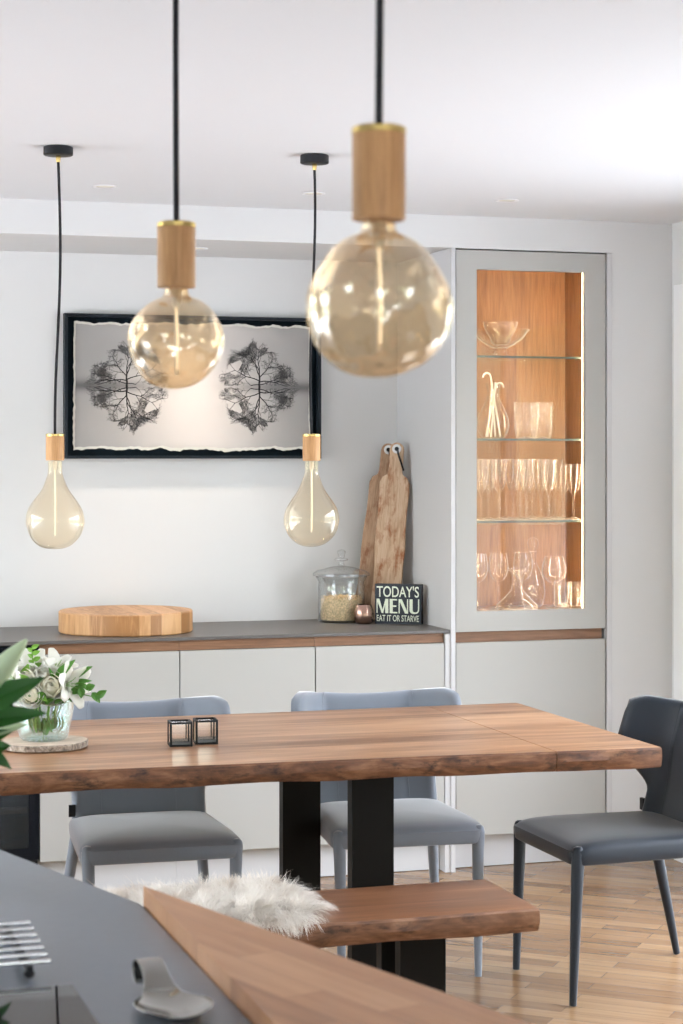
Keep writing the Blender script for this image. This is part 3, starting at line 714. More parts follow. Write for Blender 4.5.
# downlights
for i, (x, y, zc, l) in enumerate([(1.232,6.548,ZC,'recessed downlight in the ceiling, leftmost of the front row'),(1.941,6.511,ZC,'recessed downlight in the ceiling behind the right teardrop pendant'),(2.639,6.488,ZC,'recessed downlight in the ceiling before the tall cabinet'),(1.712,7.26,2.32,'recessed downlight in the alcove soffit above the picture')]):
    t = thing('ceiling_downlight', l, 'downlight', (x,y,zc), 0, 'recessed downlights')
    MB().lathe([(.030,-.0005),(.040,-.0005),(.0415,-.002),(.040,-.004),(.031,-.003)], 40).build('trim_ring', M_trim, t)
    MB().lathe([(.0005,-.0015),(.0305,-.0015)], 32).build('lens', M_lens, t)
    L_ = bpy.data.lights.new('downlight_lamp', 'SPOT'); L_.energy = 26 if i == 3 else 6; L_.color = (1,.86,.70); L_.spot_size = R(95); L_.spot_blend = .8; L_.shadow_soft_size = .03
    lo = bpy.data.objects.new('downlight_lamp', L_); COL.objects.link(lo); lo.parent = t; lo.location = (0,0,-.008)

# ------------------------------------------------------------------ dining table
def slab(x0, x1, yf, yb, zt, th, seed, amp=.010, n=80, skew=0):
    mb = MB(); rs = []
    for i in range(n+1):
        x = x0+(x1-x0)*i/n
        f1 = yf + skew*(1.40-x) + amp*noise.noise((x*1.9,seed,0)) + amp*.35*noise.noise((x*9,seed,2))
        b1 = yb + amp*noise.noise((x*1.7,seed+5,0))
        fm = -.004 + .006*noise.noise((x*12,seed,7)); fb = .005 + .006*noise.noise((x*6,seed,9))
        zb = zt-th + .006*noise.noise((x*5,seed,11))
        rs.append([(x,f1+.006,zt),(x,b1-.006,zt),(x,b1,zt-.004),(x,b1+.004,zt-th*.5),(x,b1-.012,zb),(x,f1+fb+.006,zb),(x,f1+fb,zb+.005),(x,f1+fm,zt-th*.5),(x,f1,zt-.005)])
    vs = [p for r in rs for p in r]; k = 9
    for i in range(n):
        for j in range(k):
            a = i*k+j; b = i*k+(j+1)%k
            mat = 0 if j in (0,) else 1
            if j == 4: mat = 0
            mb.add([vs[a],vs[b],vs[b+k],vs[a+k]], [(0,1,2,3)], mat, False)
    mb.add(rs[0], [tuple(range(k))], 0); mb.add(rs[-1], [tuple(range(k-1,-1,-1))], 0)
    # weld
    bm = bmesh.new(); me = bpy.data.meshes.new('tmp'); me.from_pydata(mb.v, [], mb.f); me.polygons.foreach_set('material_index', mb.m)
    bm.from_mesh(me); bmesh.ops.remove_doubles(bm, verts=bm.verts, dist=1e-5); bmesh.ops.recalc_face_normals(bm, faces=bm.faces)
    o2 = MB(); bm.verts.index_update()
    o2.v = [tuple(v.co) for v in bm.verts]; o2.f = [tuple(v.index for v in f.verts) for f in bm.faces]; o2.m = [f.material_index for f in bm.faces]; o2.sm = [f.material_index == 1 for f in bm.faces]
    bm.free(); bpy.data.meshes.remove(me)
    return o2
tb = thing('dining_table', 'long live-edge wooden dining table on black steel posts', 'table', (1.04,5.41,0))
OX, OY = 1.04, 5.41
slab(-.10-OX, 2.138-OX, 4.895-OY, 5.925-OY, .76, .054, 2.2, skew=.05).build('table_top', [M_top, M_live], tb, sharp=35)
tag(slab(2.1405-OX, 2.441-OX, 4.895-OY, 5.925-OY, .76, .054, 2.2, n=24, skew=.05).build('extension_leaf', [M_top, M_live], tb, sharp=35), 'end leaf beyond the seam')
for px_ in (.34, 1.62):
    for py in (5.075, 5.755):
        MB().box(px_-OX, px_+.118-OX, py-OY, py+.042-OY, 0.001, .709).build('leg', M_bronze, tb, bevel=.0015)
    MB().box(px_+.02-OX, px_+.098-OX, 5.08-OY, 5.79-OY, .700, .7095).build('top_plate', M_bronze, tb)

bn = thing('bench', 'low live-edge wooden bench on black posts, in front of the dining table', 'bench', (.85,4.66,0))
OX, OY = .85, 4.66
mbs = slab(-.25-OX, 1.908-OX, 4.483-OY, 4.845-OY, .45, .056, 4.4, amp=.008)
mbs.build('bench_seat', [M_benchtop, M_liveb], bn, sharp=35)
for px_ in (.10, 1.592):
    for py in (4.60, 4.745):
        MB().box(px_-OX, px_+.118-OX, py-OY, py+.042-OY, .001, .3995).build('leg', M_bronze, bn, bevel=.0015)

# ------------------------------------------------------------------ sheepskin
sk = thing('sheepskin', 'fluffy cream sheepskin draped on the bench', 'sheepskin rug', (1.045,4.668,.4505))
prs = random.Random(11); nr = np.random.default_rng(5)
def skz(x, y):                                                # pelt surface, drapes over the front of the bench
    e = y+.190
    return .010 if e > 0 else .010 + e*2.2
out = []
for k in range(64):
    a = 2*math.pi*k/64
    rx = .335*(1+.08*noise.noise((math.cos(a)*2,math.sin(a)*2,1))); ry = .205*(1+.10*noise.noise((math.cos(a)*2,math.sin(a)*2,5)))
    ca_, sa_ = math.cos(a), math.sin(a); p_ = .7
    out.append((rx*abs(ca_)**p_*math.copysign(1,ca_), ry*abs(sa_)**p_*math.copysign(1,sa_)))
rsr = []
for s_ in (1,.85,.6,.3,.02): rsr.append([(x*s_, y*s_, skz(x*s_, y*s_)+(0 if s_ == 1 else .006)) for x, y in out])
M_hide = plain('hide', (.62,.56,.48,1), .9)
MB().rings(rsr, cap1=True).build('hide', M_hide, sk, solid=0)
def fur_mat():
    m, nt, o_ = newmat('cream_fleece'); L = nt.links.new
    p = N(nt, 'ShaderNodeBsdfPrincipled', Roughness=.8); p.inputs['Sheen Weight'].default_value = .2
    tc = N(nt, 'ShaderNodeTexCoord'); ns = N(nt, 'ShaderNodeTexNoise', Scale=9.0, Detail=3.0); L(tc.outputs['Object'], ns.inputs['Vector'])
    cr = N(nt, 'ShaderNodeValToRGB'); e = cr.color_ramp.elements
    e[0].position = .3; e[0].color = (.55,.45,.35,1); e[1].position = .55; e[1].color = (.84,.80,.74,1)
    L(ns.outputs['Fac'], cr.inputs[0]); L(cr.outputs[0], p.inputs['Base Color'])
    tl = N(nt, 'ShaderNodeBsdfTranslucent'); L(cr.outputs[0], tl.inputs[0])
    mx = N(nt, 'ShaderNodeMixShader', Fac=.3); L(p.outputs[0], mx.inputs[1]); L(tl.outputs[0], mx.inputs[2]); L(mx.outputs[0], o_.inputs['Surface']); return m
fb = MB(); V = []; Fc = []
cnt = 0
NH = 24000
for k in range(NH):
    a = prs.random()*2*math.pi; s_ = math.sqrt(prs.random())
    j = int(a/(2*math.pi)*64) % 64; j2 = (j+1) % 64; u = a/(2*math.pi)*64-int(a/(2*math.pi)*64)
    x = (out[j][0]*(1-u)+out[j2][0]*u)*s_; y = (out[j][1]*(1-u)+out[j2][1]*u)*s_
    z0 = skz(x, y)
    cl = noise.noise_vector((x*16, y*16, 2.0))                # locks of wool lean together
    cl2 = noise.noise_vector((x*5, y*5, 9.0))
    lean = Vector((cl.x*1.3+cl2.x*.9+x*1.3, cl.y*1.3+cl2.y*.6+y*2.2-.15, 1.0+.25*cl.z))
    lean += Vector((prs.uniform(-.3,.3), prs.uniform(-.3,.3), 0))
    if s_ > .80: lean.z -= (s_-.80)/.20*.85
    if y < -.11: lean.z -= min(1,(-.11-y)/.09)*.55; lean.y -= min(1,(-.11-y)/.09)*.2
    lean.normalize()
    L_ = prs.uniform(.045,.075)*(1+.25*cl2.z)
    p = Vector((x,y,z0)); d2 = (lean + Vector((cl.y, -cl.x, -.75))*.8).normalized()
    p1 = p + lean*L_*.5; p2 = p1 + d2*L_*.3; p3 = p2 + (d2+Vector((prs.uniform(-.4,.4),prs.uniform(-.4,.4),-.3))).normalized()*L_*.28
    wv = Vector((prs.uniform(-1,1), prs.uniform(-1,1), 0)).normalized()*prs.uniform(.0006,.0011)
    b = len(V)
    V += [p-wv, p+wv, p1-wv*.9, p1+wv*.9, p2-wv*.6, p2+wv*.6, p3]
    Fc += [(b,b+1,b+3,b+2),(b+2,b+3,b+5,b+4),(b+4,b+5,b+6)]
fb.add(V, Fc, 0, True)
fur = fb.build('fleece', fur_mat(), sk, sharp=180); fur['kind'] = 'stuff'

# ------------------------------------------------------------------ chairs
def make_chair(label, mat, loc, rz):
    t = thing('dining_chair', label, 'chair', loc, rz, 'velvet dining chairs')
    # seat cushion
    def outline(s_, off=0):
        pts = []; cr_ = .05
        cn = [(-.238,-.265),(.238,-.265),(.212,.215),(-.212,.215)]
        # rounded corners
        for i in range(4):
            p = Vector(cn[i]); a = (Vector(cn[i-1])-p).normalized(); b = (Vector(cn[(i+1)%4])-p).normalized()
            for k in range(7):
                u = k/6; q = (p+a*cr_)*(1-u)**2 + p*2*u*(1-u) + (p+b*cr_)*u*u
                pts.append(q)
            e = Vector(cn[(i+1)%4])
            for k in range(1,6):
                pts.append((p+b*cr_).lerp(e-b*cr_, k/6))
        return [(q.x*s_, (q.y+.03)*s_-.03) for q in pts]
    rs = []
    for zz, s_ in ((.398,.90),(.398,.972),(.402,.988),(.42,1.0),(.438,.998),(.450,.982),(.457,.945),(.4625,.86),(.466,.7),(.468,.45),(.469,.15)):
        ol = outline(s_)
        rs.append([(x,y,zz - (.012*max(0,(-y-.10)/.17)**2 if zz > .44 else 0)) for x,y in ol])
    MB().rings(rs, cap0=True, cap1=True).build('seat', mat, t, sharp=60)
    # backrest
    nu, nv = 64, 30
    def S(u, v):
        zz = .42+.394*v
        k = min(1, max(0, (zz-.52)/.16)); k = k*k*(3-2*k)
        hw = .205 + .069*k
        top = max(0, (zz-.735)/.06)
        hw *= 1-.03*max(0,(zz-.77)/.042)**2.5
        au = abs(u)
        wing = max(0, (au-.50)/.50)
        y = .188 + .10*v - .160*wing**1.55*(.22+.78*k)*(1-.1*v)
        zt = zz - (.028*(1-au**2.2) + .024*max(0,(au-.86)/.14)**2)*v**3
        return Vector((hw*u*(1-.02*wing), y, zt))
    F_, B_ = [], []
    for j in range(nv+1):
        fr, br = [], []
        for i in range(nu+1):
            u = -1+2*i/nu; v = j/nv; p = S(u,v)
            e = 1e-3
            n_ = (S(min(1,u+e),v)-S(max(-1,u-e),v)).cross(S(u,min(1,v+e))-S(u,max(0,v-e))).normalized()
            edge = min(1, (1-abs(u))/.10, (1-v)/.07)
            th = .009 + .010*math.sqrt(max(0,1-(1-edge)**2))
            fr.append(p+n_*th); br.append(p-n_*th)
        F_.append(fr); B_.append(br)
    loop = []
    for j in range(nv+1):
        loop.append(F_[j] + B_[j][::-1])
    MB().rings(loop, cap0=False, cap1=False).build('backrest', mat, t, sharp=70)
    bk = [o for o in t.children if o.name.startswith('backrest')][-1]
    # close top and bottom of the back shell
    cap = MB()
    for row in (0, nv):
        vs = F_[row]+B_[row]; n2 = nu+1
        cap.add(vs, [((i,i+1,n2+i+1,n2+i) if row else (i+1,i,n2+i,n2+i+1)) for i in range(nu)], 0, True)
    me = bk.data
    bm = bmesh.new(); bm.from_mesh(me)
    tmp = bpy.data.meshes.new('tmp'); tmp.from_pydata(cap.v, [], cap.f); bm.from_mesh(tmp); bpy.data.meshes.remove(tmp)
    bmesh.ops.remove_doubles(bm, verts=bm.verts, dist=1e-5); bmesh.ops.recalc_face_normals(bm, faces=bm.faces)
    for f in bm.faces: f.smooth = True
    bm.to_mesh(me); bm.free()
    # stitched seams of the wings
    for su in (-.58,.58):
        sm = MB(); pts = []
        for j in range(0, nv+1):
            v = j/nv; p = S(su,v); e = 1e-3
            n_ = (S(su+e,v)-S(su-e,v)).cross(S(su,min(1,v+e))-S(su,max(0,v-e))).normalized()
            pts.append(p+n_*.0187)
        sm.tube(pts, .0013, 6)
        sm.build('seam', mat, bk)
    MB().box(-.216,-.196,.157,.166,.462,.498).build('fabric_tag', M_black, bk)
    for sx_ in (-1,1):
        MB().tube([(sx_*.214,-.240,.450),(sx_*.214,-.240,.445),(sx_*.213,-.241,.430),(sx_*.211,-.243,.36),(sx_*.209,-.250,.15),(sx_*.208,-.255,.004)], [.008,.0150,.0195,.0178,.0138,.0105], 16).build('leg', mat, t)
        MB().tube([(sx_*.188,.185,.412),(sx_*.198,.205,.34),(sx_*.224,.262,.13),(sx_*.240,.295,.004)], [.0195,.0180,.0140,.0105], 16).build('leg', mat, t)
    return t
make_chair('pale grey velvet chair behind the table, below the round chopping block', M_velvet, (1.224,5.81,0), -2.5)
make_chair('pale grey velvet chair behind the table, next to the tall cabinet', M_velvet, (1.972,5.81,0), -4)
make_chair('charcoal velvet chair at the right-hand end of the table', M_velvetd, (2.555,5.374,0), -90)

# ------------------------------------------------------------------ things on the table
T = .7605
sl = thing('wood_slice', 'round bark-edged wood slice under the flower vase', 'coaster', (.850,5.395,T))
wr = lambda a, zz: 1+.035*math.sin(2*a+1)+.02*math.sin(5*a)+.008*math.sin(17*a)
MB().lathe([(.0005,0),(.108,0),(.115,.003),(.116,.016),(.113,.019)], 90, warp=wr).build('bark', M_bark, sl)
MB().lathe([(.113,.0189),(.111,.0195),(.0005,.0195)], 90, warp=wr).build('cut_face', M_slice, sl)
VX, VY, VZ = .850, 5.410, T+.0198
vs_ = thing('flower_vase', 'ribbed clear glass bowl vase of white flowers on the wood slice', 'vase', (VX,VY,VZ))
oo = [(.056,0),(.062,.006),(.070,.035),(.078,.075),(.081,.104)]
lathe_obj('vase_wall', [(.0005,0)] + oo + [(r-.003, zz+.001) for r, zz in oo[::-1]] + [(.0005,.008)], M_water, vs_, 96, warp=lambda a, zz: 1+.03*abs(math.sin(13*a)))
MB().lathe([(.0005,.0105),(.057,.0105),(.066,.04),(.071,.066),(.0005,.0665)], 48).build('water', thin_glass('water', (.90,.96,.93,1), (.03,.6)), vs_)
def petal(mb, base, out_dir, up, L, W, cup, curl, mat=0, n=6, m=5):
    """cupped petal growing from base; out_dir horizontal, up axis"""
    o_ = Vector(out_dir).normalized(); a = Vector(up).normalized(); s_ = a.cross(o_)
    vs = []
    for i in range(n+1):
        v = i/n
        wv = W*.5*(math.sin(math.pi*(.12+.76*v))**.7)*(1 if v < .9 else .85)
        ang = cup[0]+(cup[1]-cup[0])*v
        if i == 0: c_ = Vector(base)
        else: c_ = c_ + (o_*math.sin(ang)+a*math.cos(ang))*(L/n)
        for k in range(m):
            q = -1+2*k/(m-1)
            vs.append(c_ + s_*wv*q - o_*curl*wv*q*q*(1-.3*v) )
    fs = []
    for i in range(n):
        for k in range(m-1):
            a_ = i*m+k; fs.append((a_,a_+1,a_+m+1,a_+m))
    mb.add(vs, fs, mat, True)
def stemtube(a, b, r=.0025):
    a, b = Vector(a), Vector(b); m_ = a.lerp(b,.5)+Vector((0,0,.01))
    return MB().tube([a, m_, b], [r,r,r*1.1], 7)
def axisframe(d):
    d = Vector(d).normalized(); q = d.orthogonal().normalized(); return d, q, d.cross(q)
def rose(label, head, face, size, root, rs_):
    t = thing('white_rose', label, 'flower', (VX,VY,VZ), 0, 'white roses in the vase')
    size *= 1.22
    h = Vector(head); d, q, w_ = axisframe(face); mb = MB(); rg = random.Random(rs_)
    for ring, (cnt, th, rr_) in enumerate([(2,14,.34),(3,30,.46),(4,46,.60),(5,62,.78),(5,78,.96)]):
        for k in range(cnt):
            a0 = 2*math.pi*k/cnt + ring*.8 + rg.uniform(-.12,.12); hw = 1.30*math.pi/cnt; vs = []
            for i in range(9):
                for j in range(9):
                    fj = j/4-1; v = i/8
                    tr = R(th + rg.uniform(-1,1) + 20*fj*fj)
                    tt = R(165)*(1-v)+tr*v; az = a0+fj*hw
                    r_ = size*rr_*(1+.07*fj+.10*max(0,v-.75)/.25)*(.72+.28*math.sin(tt)**.5 if tt > R(90) else 1)
                    vs.append(h + d*(r_*math.cos(tt)*.95 - size*.1*ring*.5) + (q*math.cos(az)+w_*math.sin(az))*r_*math.sin(tt))
            mb.add(vs, [(i*9+j,i*9+j+1,i*9+j+10,i*9+j+9) for i in range(8) for j in range(8)], 1 if ring < 3 else 0, True)
    ci = []
    for k in range(7):
        v = k/6; r_ = size*.13*math.sin(math.pi*(.12+.85*v))**.8
        ci.append([h + d*size*(-.30+.60*v) + (q*math.cos(j*math.pi/8)+w_*math.sin(j*math.pi/8))*r_*(1+.10*math.cos(3*j*math.pi/8+v*5)) for j in range(16)])
    mb.rings(ci, 1, cap1=True)
    mb.build('bloom', [M_petal, M_petalc], t, solid=.0006)
    stemtube(root, h-d*size*.35).build('stem', M_leafl, t)
    return t
def lily(label, head, face, size, root, rs_):
    t = thing('white_lily', label, 'flower', (VX,VY,VZ), 0, 'white lilies in the vase')
    size *= 1.3
    h = Vector(head); d, q, w_ = axisframe(face); mb = MB(); rg = random.Random(rs_)
    for k in range(6):
        a = 2*math.pi*k/6 + rg.uniform(-.12,.12); od = q*math.cos(a)+w_*math.sin(a)
        petal(mb, h-d*size*.3+od*.003, od, d, size*(1.15 if k % 2 else 1.05), size*(.60 if k % 2 else .50), (.25,1.35+rg.uniform(-.15,.15)), .28, 0, n=8)
    bl = mb.build('bloom', M_petal, t, solid=.0006)
    sm = MB()
    for k in range(5):
        a = 2*math.pi*k/5; od = q*math.cos(a)+w_*math.sin(a)
        sm.tube([h-d*size*.25, h+d*size*.2+od*size*.1, h+d*size*.38+od*size*.2], .0008, 5)
    sm.build('stamens', M_leafl, bl)
    stemtube(root, h-d*size*.3).build('stem', M_leafl, t)
    return t
rose('cream-white rose, central and largest in the bouquet', (.010,-.045,.150), (.0,-1,.35), .044, (.01,-.01,.02), 1)
rose('white rose tucked at the left of the bouquet', (-.052,-.02,.168), (-.5,-.8,.5), .036, (-.01,0,.02), 2)
rose('white rose low at the left above the vase rim', (-.045,-.060,.128), (-.5,-1,.1), .028, (-.02,-.01,.02), 4)
rose('white rose at the back right of the bouquet', (.055,.035,.175), (.5,-.5,.9), .034, (.0,.02,.02), 3)
lily('white lily drooping at the right front of the bouquet', (.060,-.035,.150), (.55,-.85,.2), .060, (.02,0,.02), 5)
lily('white lily at the top left of the bouquet', (-.022,.015,.188), (-.25,-.6,.8), .056, (-.01,.01,.02), 6)
lily('white lily at the top middle of the bouquet', (.038,.02,.188), (.2,-.5,.9), .050, (.01,.02,.02), 7)
lily('white lily at the far left edge of the bouquet', (-.082,.0,.165), (-.9,-.5,.5), .050, (-.02,.0,.02), 8)
def sprig(label, root, pts, leaves, mat, r=.0016):
    t = thing('leaf_sprig', label, 'greenery', (VX,VY,VZ), 0, 'green sprigs in the vase')
    MB().tube([root]+pts, r, 6).build('stem', mat, t)
    for (b, tip, w_, nrm) in leaves:
        MB().leaf(b, tip, w_, nrm, .10, .2).build('leaf', mat, t)
    return t
sprig('pointed green leaf spray upright above the rose', (.005,.0,.02), [(.02,.0,.12),(.032,-.02,.172)], [((.028,-.03,.165),(.078,-.05,.218),.026,(-.4,-1,.3)),((.02,-.02,.15),(.005,-.05,.20),.016,(.4,-1,.3))], M_leaf)
sprig('pointed green leaf spray leaning right over the lily', (.02,.0,.02), [(.05,.0,.12),(.075,-.01,.165)], [((.074,-.012,.163),(.128,-.03,.196),.024,(-.3,-1,.5)),((.07,0,.15),(.12,.0,.175),.018,(0,-1,.6)),((.075,-.02,.150),(.125,-.04,.158),.016,(0,-1,.5))], M_leaf)
lv = []; rg = random.Random(9)
for k in range(12):
    u = k/11; c_ = Vector((.06+.075*u, -.03-.03*u, .128-.015*u+.02*math.sin(u*3)))
    lv.append((c_, c_+Vector((rg.uniform(-.008,.032), rg.uniform(-.018,.01), rg.uniform(-.034,.026))), .021, (0,-1,.4)))
sprig('small-leaved dark sprig trailing out at the right of the vase', (.02,-.01,.02), [(.05,-.025,.11),(.09,-.045,.125),(.135,-.06,.115)], lv, M_leaf)
lv = []
for k in range(10):
    u = k/9; c_ = Vector((-.02-.01*u, .02, .17+.075*u)); s_ = 1 if k % 2 else -1
    lv.append((c_, c_+Vector((s_*.018+.003, -.006, .010)), .013, (0,-1,.3)))
sprig('pale variegated sprig standing highest in the bouquet', (-.01,.01,.02), [(-.02,.02,.15),(-.03,.02,.245)], lv, M_leafl)
lv = []
for k in range(16):
    a = 2*math.pi*k/16; c_ = Vector((.06*math.cos(a), .06*math.sin(a), .098)); e_ = Vector((.090*math.cos(a+.2), .090*math.sin(a+.2), .112+.03*rg.random()))
    lv.append((c_, e_, .034, (-math.cos(a)*.3,-math.sin(a)*.3,1)))
sprig('collar of broad green leaves around the vase rim', (0,0,.02), [(.02,.01,.06),(.05,.02,.098)], lv, M_leaf)
lv = []
for k in range(18):
    a = rg.random()*6.283; ra = .045*math.sqrt(rg.random()); c_ = Vector((ra*math.cos(a), ra*math.sin(a), rg.uniform(.012,.03)))
    lv.append((c_, c_+Vector((rg.uniform(-.012,.012), rg.uniform(-.012,.012), rg.uniform(.03,.055))), .018, (math.cos(a),math.sin(a),.1)))
sprig('tangle of green stems and leaves inside the glass vase', (0,0,.012), [(.0,.01,.05),(-.01,.0,.09)], lv, M_leaf)
sprig('rounded bright green leaves at the left above the vase', (-.01,0,.02), [(-.03,-.03,.10),(-.04,-.05,.125)], [((-.03,-.05,.118),(-.005,-.088,.112),.026,(0,-.6,1)),((-.05,-.03,.15),(-.075,-.06,.185),.026,(.3,-1,.3)),((-.055,.0,.17),(-.045,-.02,.208),.028,(0,-1,.2))], M_leafl)

# cube tealight holders
M_cubeglass = thin_glass('cube_glass', (.93,.95,.96,1), (.65,.97), power=1.2)
def cube_holder(label, loc, rz):
    t = thing('tealight_holder', label, 'candle holder', loc, rz, 'cube tealight holders')
    s_ = .0280; b = .0028; mb = MB()
    for sx_ in (-1,1):
        for sy in (-1,1):
            mb.box(sx_*s_-b, sx_*s_+b, sy*s_-b, sy*s_+b, b*2, .066-b*2)
        for zz in (b, .066-b):
            mb.box(-s_-b, s_+b, sx_*s_-b, sx_*s_+b, zz-b, zz+b); mb.box(sx_*s_-b, sx_*s_+b, -s_+b, s_-b, zz-b, zz+b)
    mb.build('wire_frame', M_black, t)
    g = MB()
    for sx_ in (-1,1): g.box(sx_*s_-.001, sx_*s_+.001, -s_+b, s_-b, b*2, .066-b*2)
    for sy in (1,): g.box(-s_+b, s_-b, sy*s_-.001, sy*s_+.001, b*2, .066-b*2)
    g.build('glass_sides', M_cubeglass, t)
    MB().box(-s_+b, s_-b, -s_+b, s_-b, .002, .005).build('base_plate', M_black, t)
cube_holder('black-edged glass cube tealight holder, left of the pair on the table', (1.208,5.325,T), -6)
cube_holder('black-edged glass cube tealight holder, right of the pair on the table', (1.284,5.345,T), -6)

# ------------------------------------------------------------------ island
pf = (.590,2.850); pl_ = (.30,3.80)
isl = thing('kitchen_island', 'dark grey stone-topped kitchen island in the foreground', 'island', (0,0,0))
MB().prism([(-1.4,.9),(.58,.9),(.588,2.848),(pl_[0],pl_[1]),(-1.4,pl_[1])], .878, .9).build('stone_top', M_island, isl, bevel=.0015)
MB().prism([(-1.35,1.0),(.50,1.0),(.50,2.70),(.22,3.70),(-1.35,3.70)], 0, .877).build('island_base', M_cab, isl)
bar = [(.578,.9),(1.20,.9),(.824,2.130),(.592,2.850)]
MB().prism(bar, .885, .926).build('breakfast_bar', M_bar, isl, bevel=.0015)
isl.children[-1]['label'] = 'oak-stave breakfast bar'
MB().box(.62,.70,1.0,1.06,0.001,.884).build('bar_leg', M_bronze, isl)
hb = thing('induction_hob', 'black glass induction hob set on the island, bottom left', 'hob', (0,0,.9005))
MB().box(-.36,.417,1.91,2.428,0,.004).build('glass_top', M_hob, hb, bevel=.0015)
# chrome trivet
tv = thing('trivet', 'chrome bar trivet with ball feet on the island, left edge', 'trivet', (0,0,.9005))

tb_ = MB()
for k in range(7):
    y = 2.476+.035*k; mbk = MB().tube([(.14,y,.022),(.3975+.001*k,y,.022)], .0028, 12); mbk.build('bar', M_chrome, tv)
for x in (.20,.372):
    MB().box(x-.004,x+.004,2.474,2.690,.0095,.0172).build('cross_bar', M_black, tv)
    for y in (2.482,2.684):
        MB().lathe([(.0005,.0005),(.005,.002),(.0075,.006),(.006,.0095)], 16, c=(x,y,0)).build('foot', M_black, tv)
# spoon rest
sp = thing('spoon_rest', 'brushed steel spoon rest with curled handle on the island', 'spoon rest', (.507,2.272,.9006), 3)
# rows of one pressed sheet: (y, z of the centre line, half width, rise of the rim)
key = [(-.0460,.0105,.004,.000),(-.0445,.0075,.016,.0035),(-.038,.0045,.0285,.0075),(-.025,.0025,.0400,.0100),(-.005,.0020,.0460,.0105),(.015,.0030,.0430,.0085),(.030,.0060,.0330,.0050),(.042,.0110,.0245,.0015),(.055,.0190,.0185,.000),(.068,.0275,.0158,.000),(.082,.0340,.0150,.000),(.096,.0362,.0152,.000),(.108,.0335,.0155,.000),(.1145,.0260,.0155,.000),(.1125,.0170,.0155,.000),(.104,.0110,.0155,.000),(.094,.0112,.0155,.000),(.088,.0165,.0150,.000)]
def smooth_rows(key, k=4):
    res = []
    for i in range(len(key)-1):
        p0,p1,p2,p3 = key[max(i-1,0)],key[i],key[i+1],key[min(i+2,len(key)-1)]
        for j in range(k):
            t_ = j/k; res.append(tuple(.5*((2*b)+(c_-a)*t_+(2*a-5*b+4*c_-d_)*t_*t_+(3*b-a-3*c_+d_)*t_**3) for a,b,c_,d_ in zip(p0,p1,p2,p3)))
    return res + [key[-1]]
fine = [(y*1.12, z_*(1.08 if y > .03 else 1.0+.08*max(0,y)/.03), w_, h_*1.25) for (y,z_,w_,h_) in smooth_rows(key)]; cut = 30
def sheet_rows(rows): return [[(w_*q, y, z_+h_*abs(q)**2.2) for q in [k/8-1 for k in range(17)]] for (y,z_,w_,h_) in rows]
MB().rings(sheet_rows(fine[:cut+1]), closed=False).build('bowl', M_steel, sp, solid=.0013)
MB().rings(sheet_rows(fine[cut:]), closed=False).build('handle', M_steel, sp, solid=.0013)

# lily stems in a vase at the left end of the island (vase itself stands just outside the frame)
LX, LY, LZ = .325, 3.07, .9006
lvz = thing('glass_vase', 'tall glass vase of lily stems at the left end of the island', 'vase', (LX,LY,LZ))
oo = [(.035,0),(.038,.006),(.040,.08),(.043,.17)]
lathe_obj('vase_wall', [(.0005,0)] + oo + [(r-.003, zz+.001) for r, zz in oo[::-1]] + [(.0005,.008)], M_water, lvz, 40)
ls = thing('lily_stem', 'leafy lily stem with a pale closed bud, left edge of the photo', 'greenery', (LX,LY,LZ), 0, 'lily stems on the island')
MB().tube([(-.01,0,.02),(.0,-.01,.18),(.03,-.04,.26),(.055,-.055,.30)], .004, 8).build('stem', M_leaf, ls)
bud = MB(); b0 = Vector((.050,-.052,.285)); t0 = Vector((.1215,-.068,.3725)); dr_, q_, w_ = axisframe(t0-b0); LL = (t0-b0).length
rsb = []
for k in range(15):
    u = k/14; r_ = .0165*math.sin(math.pi*min(1,u**.75*.97+.02))**.8+.0012
    rsb.append([b0+dr_*LL*u+(q_*math.cos(2*math.pi*j/24)+w_*math.sin(2*math.pi*j/24))*r_*(1+.10*math.cos(3*2*math.pi*j/24)) for j in range(24)])
bud.rings(rsb, cap0=True, cap1=True).build('bud', M_bud, ls)
lm = MB()
for (b, tp, w_, nn) in [((.035,-.045,.262),(.1475,-.072,.315),.040,(.15,-1,.45)),((.03,-.03,.24),(.150,-.075,.262),.036,(.1,-1,.6)),((.02,-.02,.20),(.105,-.05,.235),.030,(.1,-1,.5)),((.02,-.04,.25),(.02,-.09,.30),.04,(0,-1,.3))]:
    MB().leaf(b, tp, w_, nn, .06, .22, 12).build('leaf', M_leafd, ls)
ls2 = thing('lily_stem', 'shorter lily stem with small hanging leaves, left edge of the photo', 'greenery', (LX,LY,LZ), 0, 'lily stems on the island')
MB().tube([(.0,.01,.02),(.01,-.01,.17),(.04,-.03,.225)], .0035, 8).build('stem', M_leaf, ls2)
for (b, tp, w_, nn, m_) in [((.05,-.03,.225),(.128,-.05,.243),.020,(0,-1,.6),M_bud),((.04,-.03,.22),(.10,-.06,.178),.026,(0,-1,.6),M_leafd),((.04,-.03,.20),(.100,-.05,.212),.034,(0,-1,.5),M_leafd)]:
    MB().leaf(b, tp, w_, nn, .05, .2, 12).build('leaf', m_, ls2)

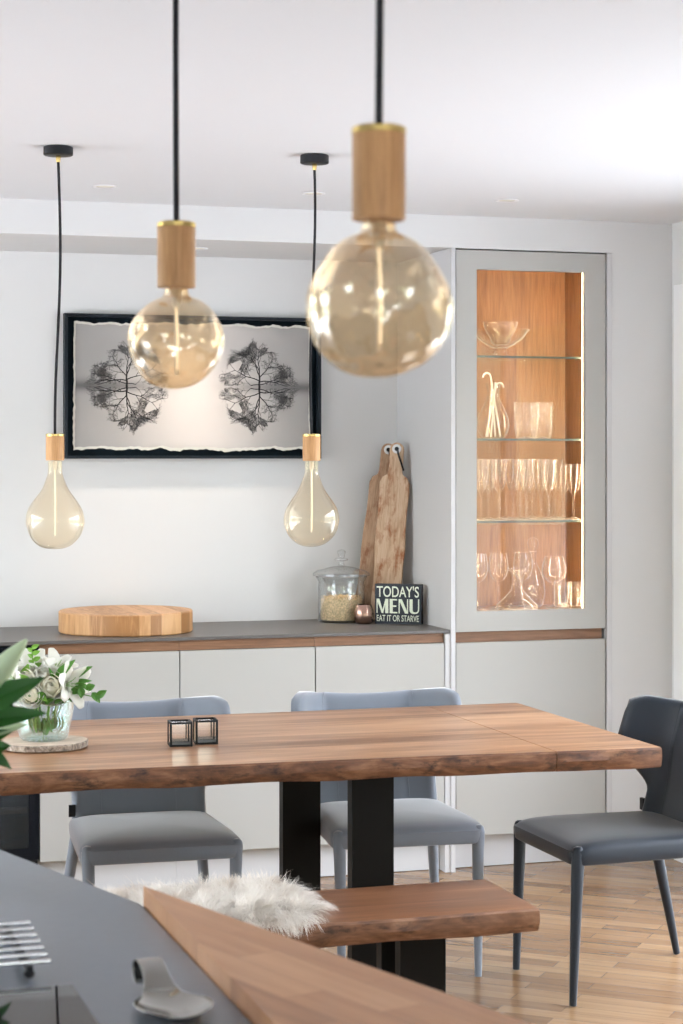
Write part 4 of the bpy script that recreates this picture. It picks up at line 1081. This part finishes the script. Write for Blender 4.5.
# ------------------------------------------------------------------ light
w = bpy.data.worlds.new('daylight'); scene.world = w; w.use_nodes = True
nt = w.node_tree; nt.nodes.clear(); L = nt.links.new
out = N(nt, 'ShaderNodeOutputWorld'); bg = N(nt, 'ShaderNodeBackground', Strength=1.0)
tc = N(nt, 'ShaderNodeTexCoord'); sx = N(nt, 'ShaderNodeSeparateXYZ'); L(tc.outputs['Generated'], sx.inputs[0])
ns = N(nt, 'ShaderNodeTexNoise', Scale=9.0, Detail=5.0); L(tc.outputs['Generated'], ns.inputs['Vector'])
gr = N(nt, 'ShaderNodeValToRGB'); e = gr.color_ramp.elements
e[0].position = .38; e[0].color = (.13,.19,.09,1); e[1].position = .66; e[1].color = (1.35,1.45,1.25,1)
L(ns.outputs['Fac'], gr.inputs[0])
sky = N(nt, 'ShaderNodeValToRGB'); e = sky.color_ramp.elements
e[0].position = 0; e[0].color = (2.9,3.04,3.28,1); e[1].position = 1; e[1].color = (2.2,2.4,2.8,1)
L(sx.outputs['Z'], sky.inputs[0])
mr = N(nt, 'ShaderNodeMapRange'); mr.inputs['From Min'].default_value = .10; mr.inputs['From Max'].default_value = .22; L(sx.outputs['Z'], mr.inputs['Value'])
mx = N(nt, 'ShaderNodeMixRGB'); L(mr.outputs[0], mx.inputs[0]); L(gr.outputs[0], mx.inputs[1]); L(sky.outputs[0], mx.inputs[2])
L(mx.outputs[0], bg.inputs[0]); L(bg.outputs[0], out.inputs[0])
bg.inputs['Strength'].default_value = 3.6
def portal(name, loc, rot, sx_, sy_):
    l = bpy.data.lights.new(name, 'AREA'); l.shape = 'RECTANGLE'; l.size = sx_; l.size_y = sy_
    l.cycles.is_portal = True
    o = bpy.data.objects.new(name, l); COL.objects.link(o); o.location = loc; o.rotation_euler = rot
portal('window_portal', (XR+.2,(RO[0][0]+RO[0][1])/2,1.11), (0,R(90),0), 2.18, RO[0][1]-RO[0][0])
portal('window_portal', (XL-.2,(LO[0][0]+LO[0][1])/2,1.11), (0,R(-90),0), 2.18, LO[0][1]-LO[0][0])
for b in BO: portal('window_portal', ((b[0]+b[1])/2,YR-.2,(b[2]+b[3])/2), (R(90),0,0), b[1]-b[0], b[3]-b[2])

# ------------------------------------------------------------------ camera
cam = bpy.data.cameras.new('camera'); co = bpy.data.objects.new('camera', cam); COL.objects.link(co)
co.location = (0,0,1.55); co.rotation_euler = (R(90),0,R(-17.4))
cam.sensor_fit = 'VERTICAL'; cam.sensor_height = 36; cam.sensor_width = 24; cam.lens = 2000/1024*36
cam.shift_y = -57/1024; cam.clip_start = .05
cam.dof.use_dof = True; cam.dof.focus_distance = 6.4; cam.dof.aperture_fstop = 9
scene.camera = co
vs = scene.view_settings; scene.display_settings.display_device = 'sRGB'
vs.view_transform = 'Standard'; vs.look = 'None'; vs.gamma = 1; vs.use_curve_mapping = False; vs.exposure = 0.58
cy = scene.cycles
cy.use_adaptive_sampling = False; cy.use_denoising = True; cy.denoiser = 'OPENIMAGEDENOISE'; cy.denoising_prefilter = 'ACCURATE'
cy.max_bounces = 10; cy.diffuse_bounces = 5; cy.glossy_bounces = 5; cy.transmission_bounces = 6; cy.transparent_max_bounces = 48
cy.caustics_reflective = False; cy.caustics_refractive = False; cy.sample_clamp_indirect = 8; cy.blur_glossy = .5
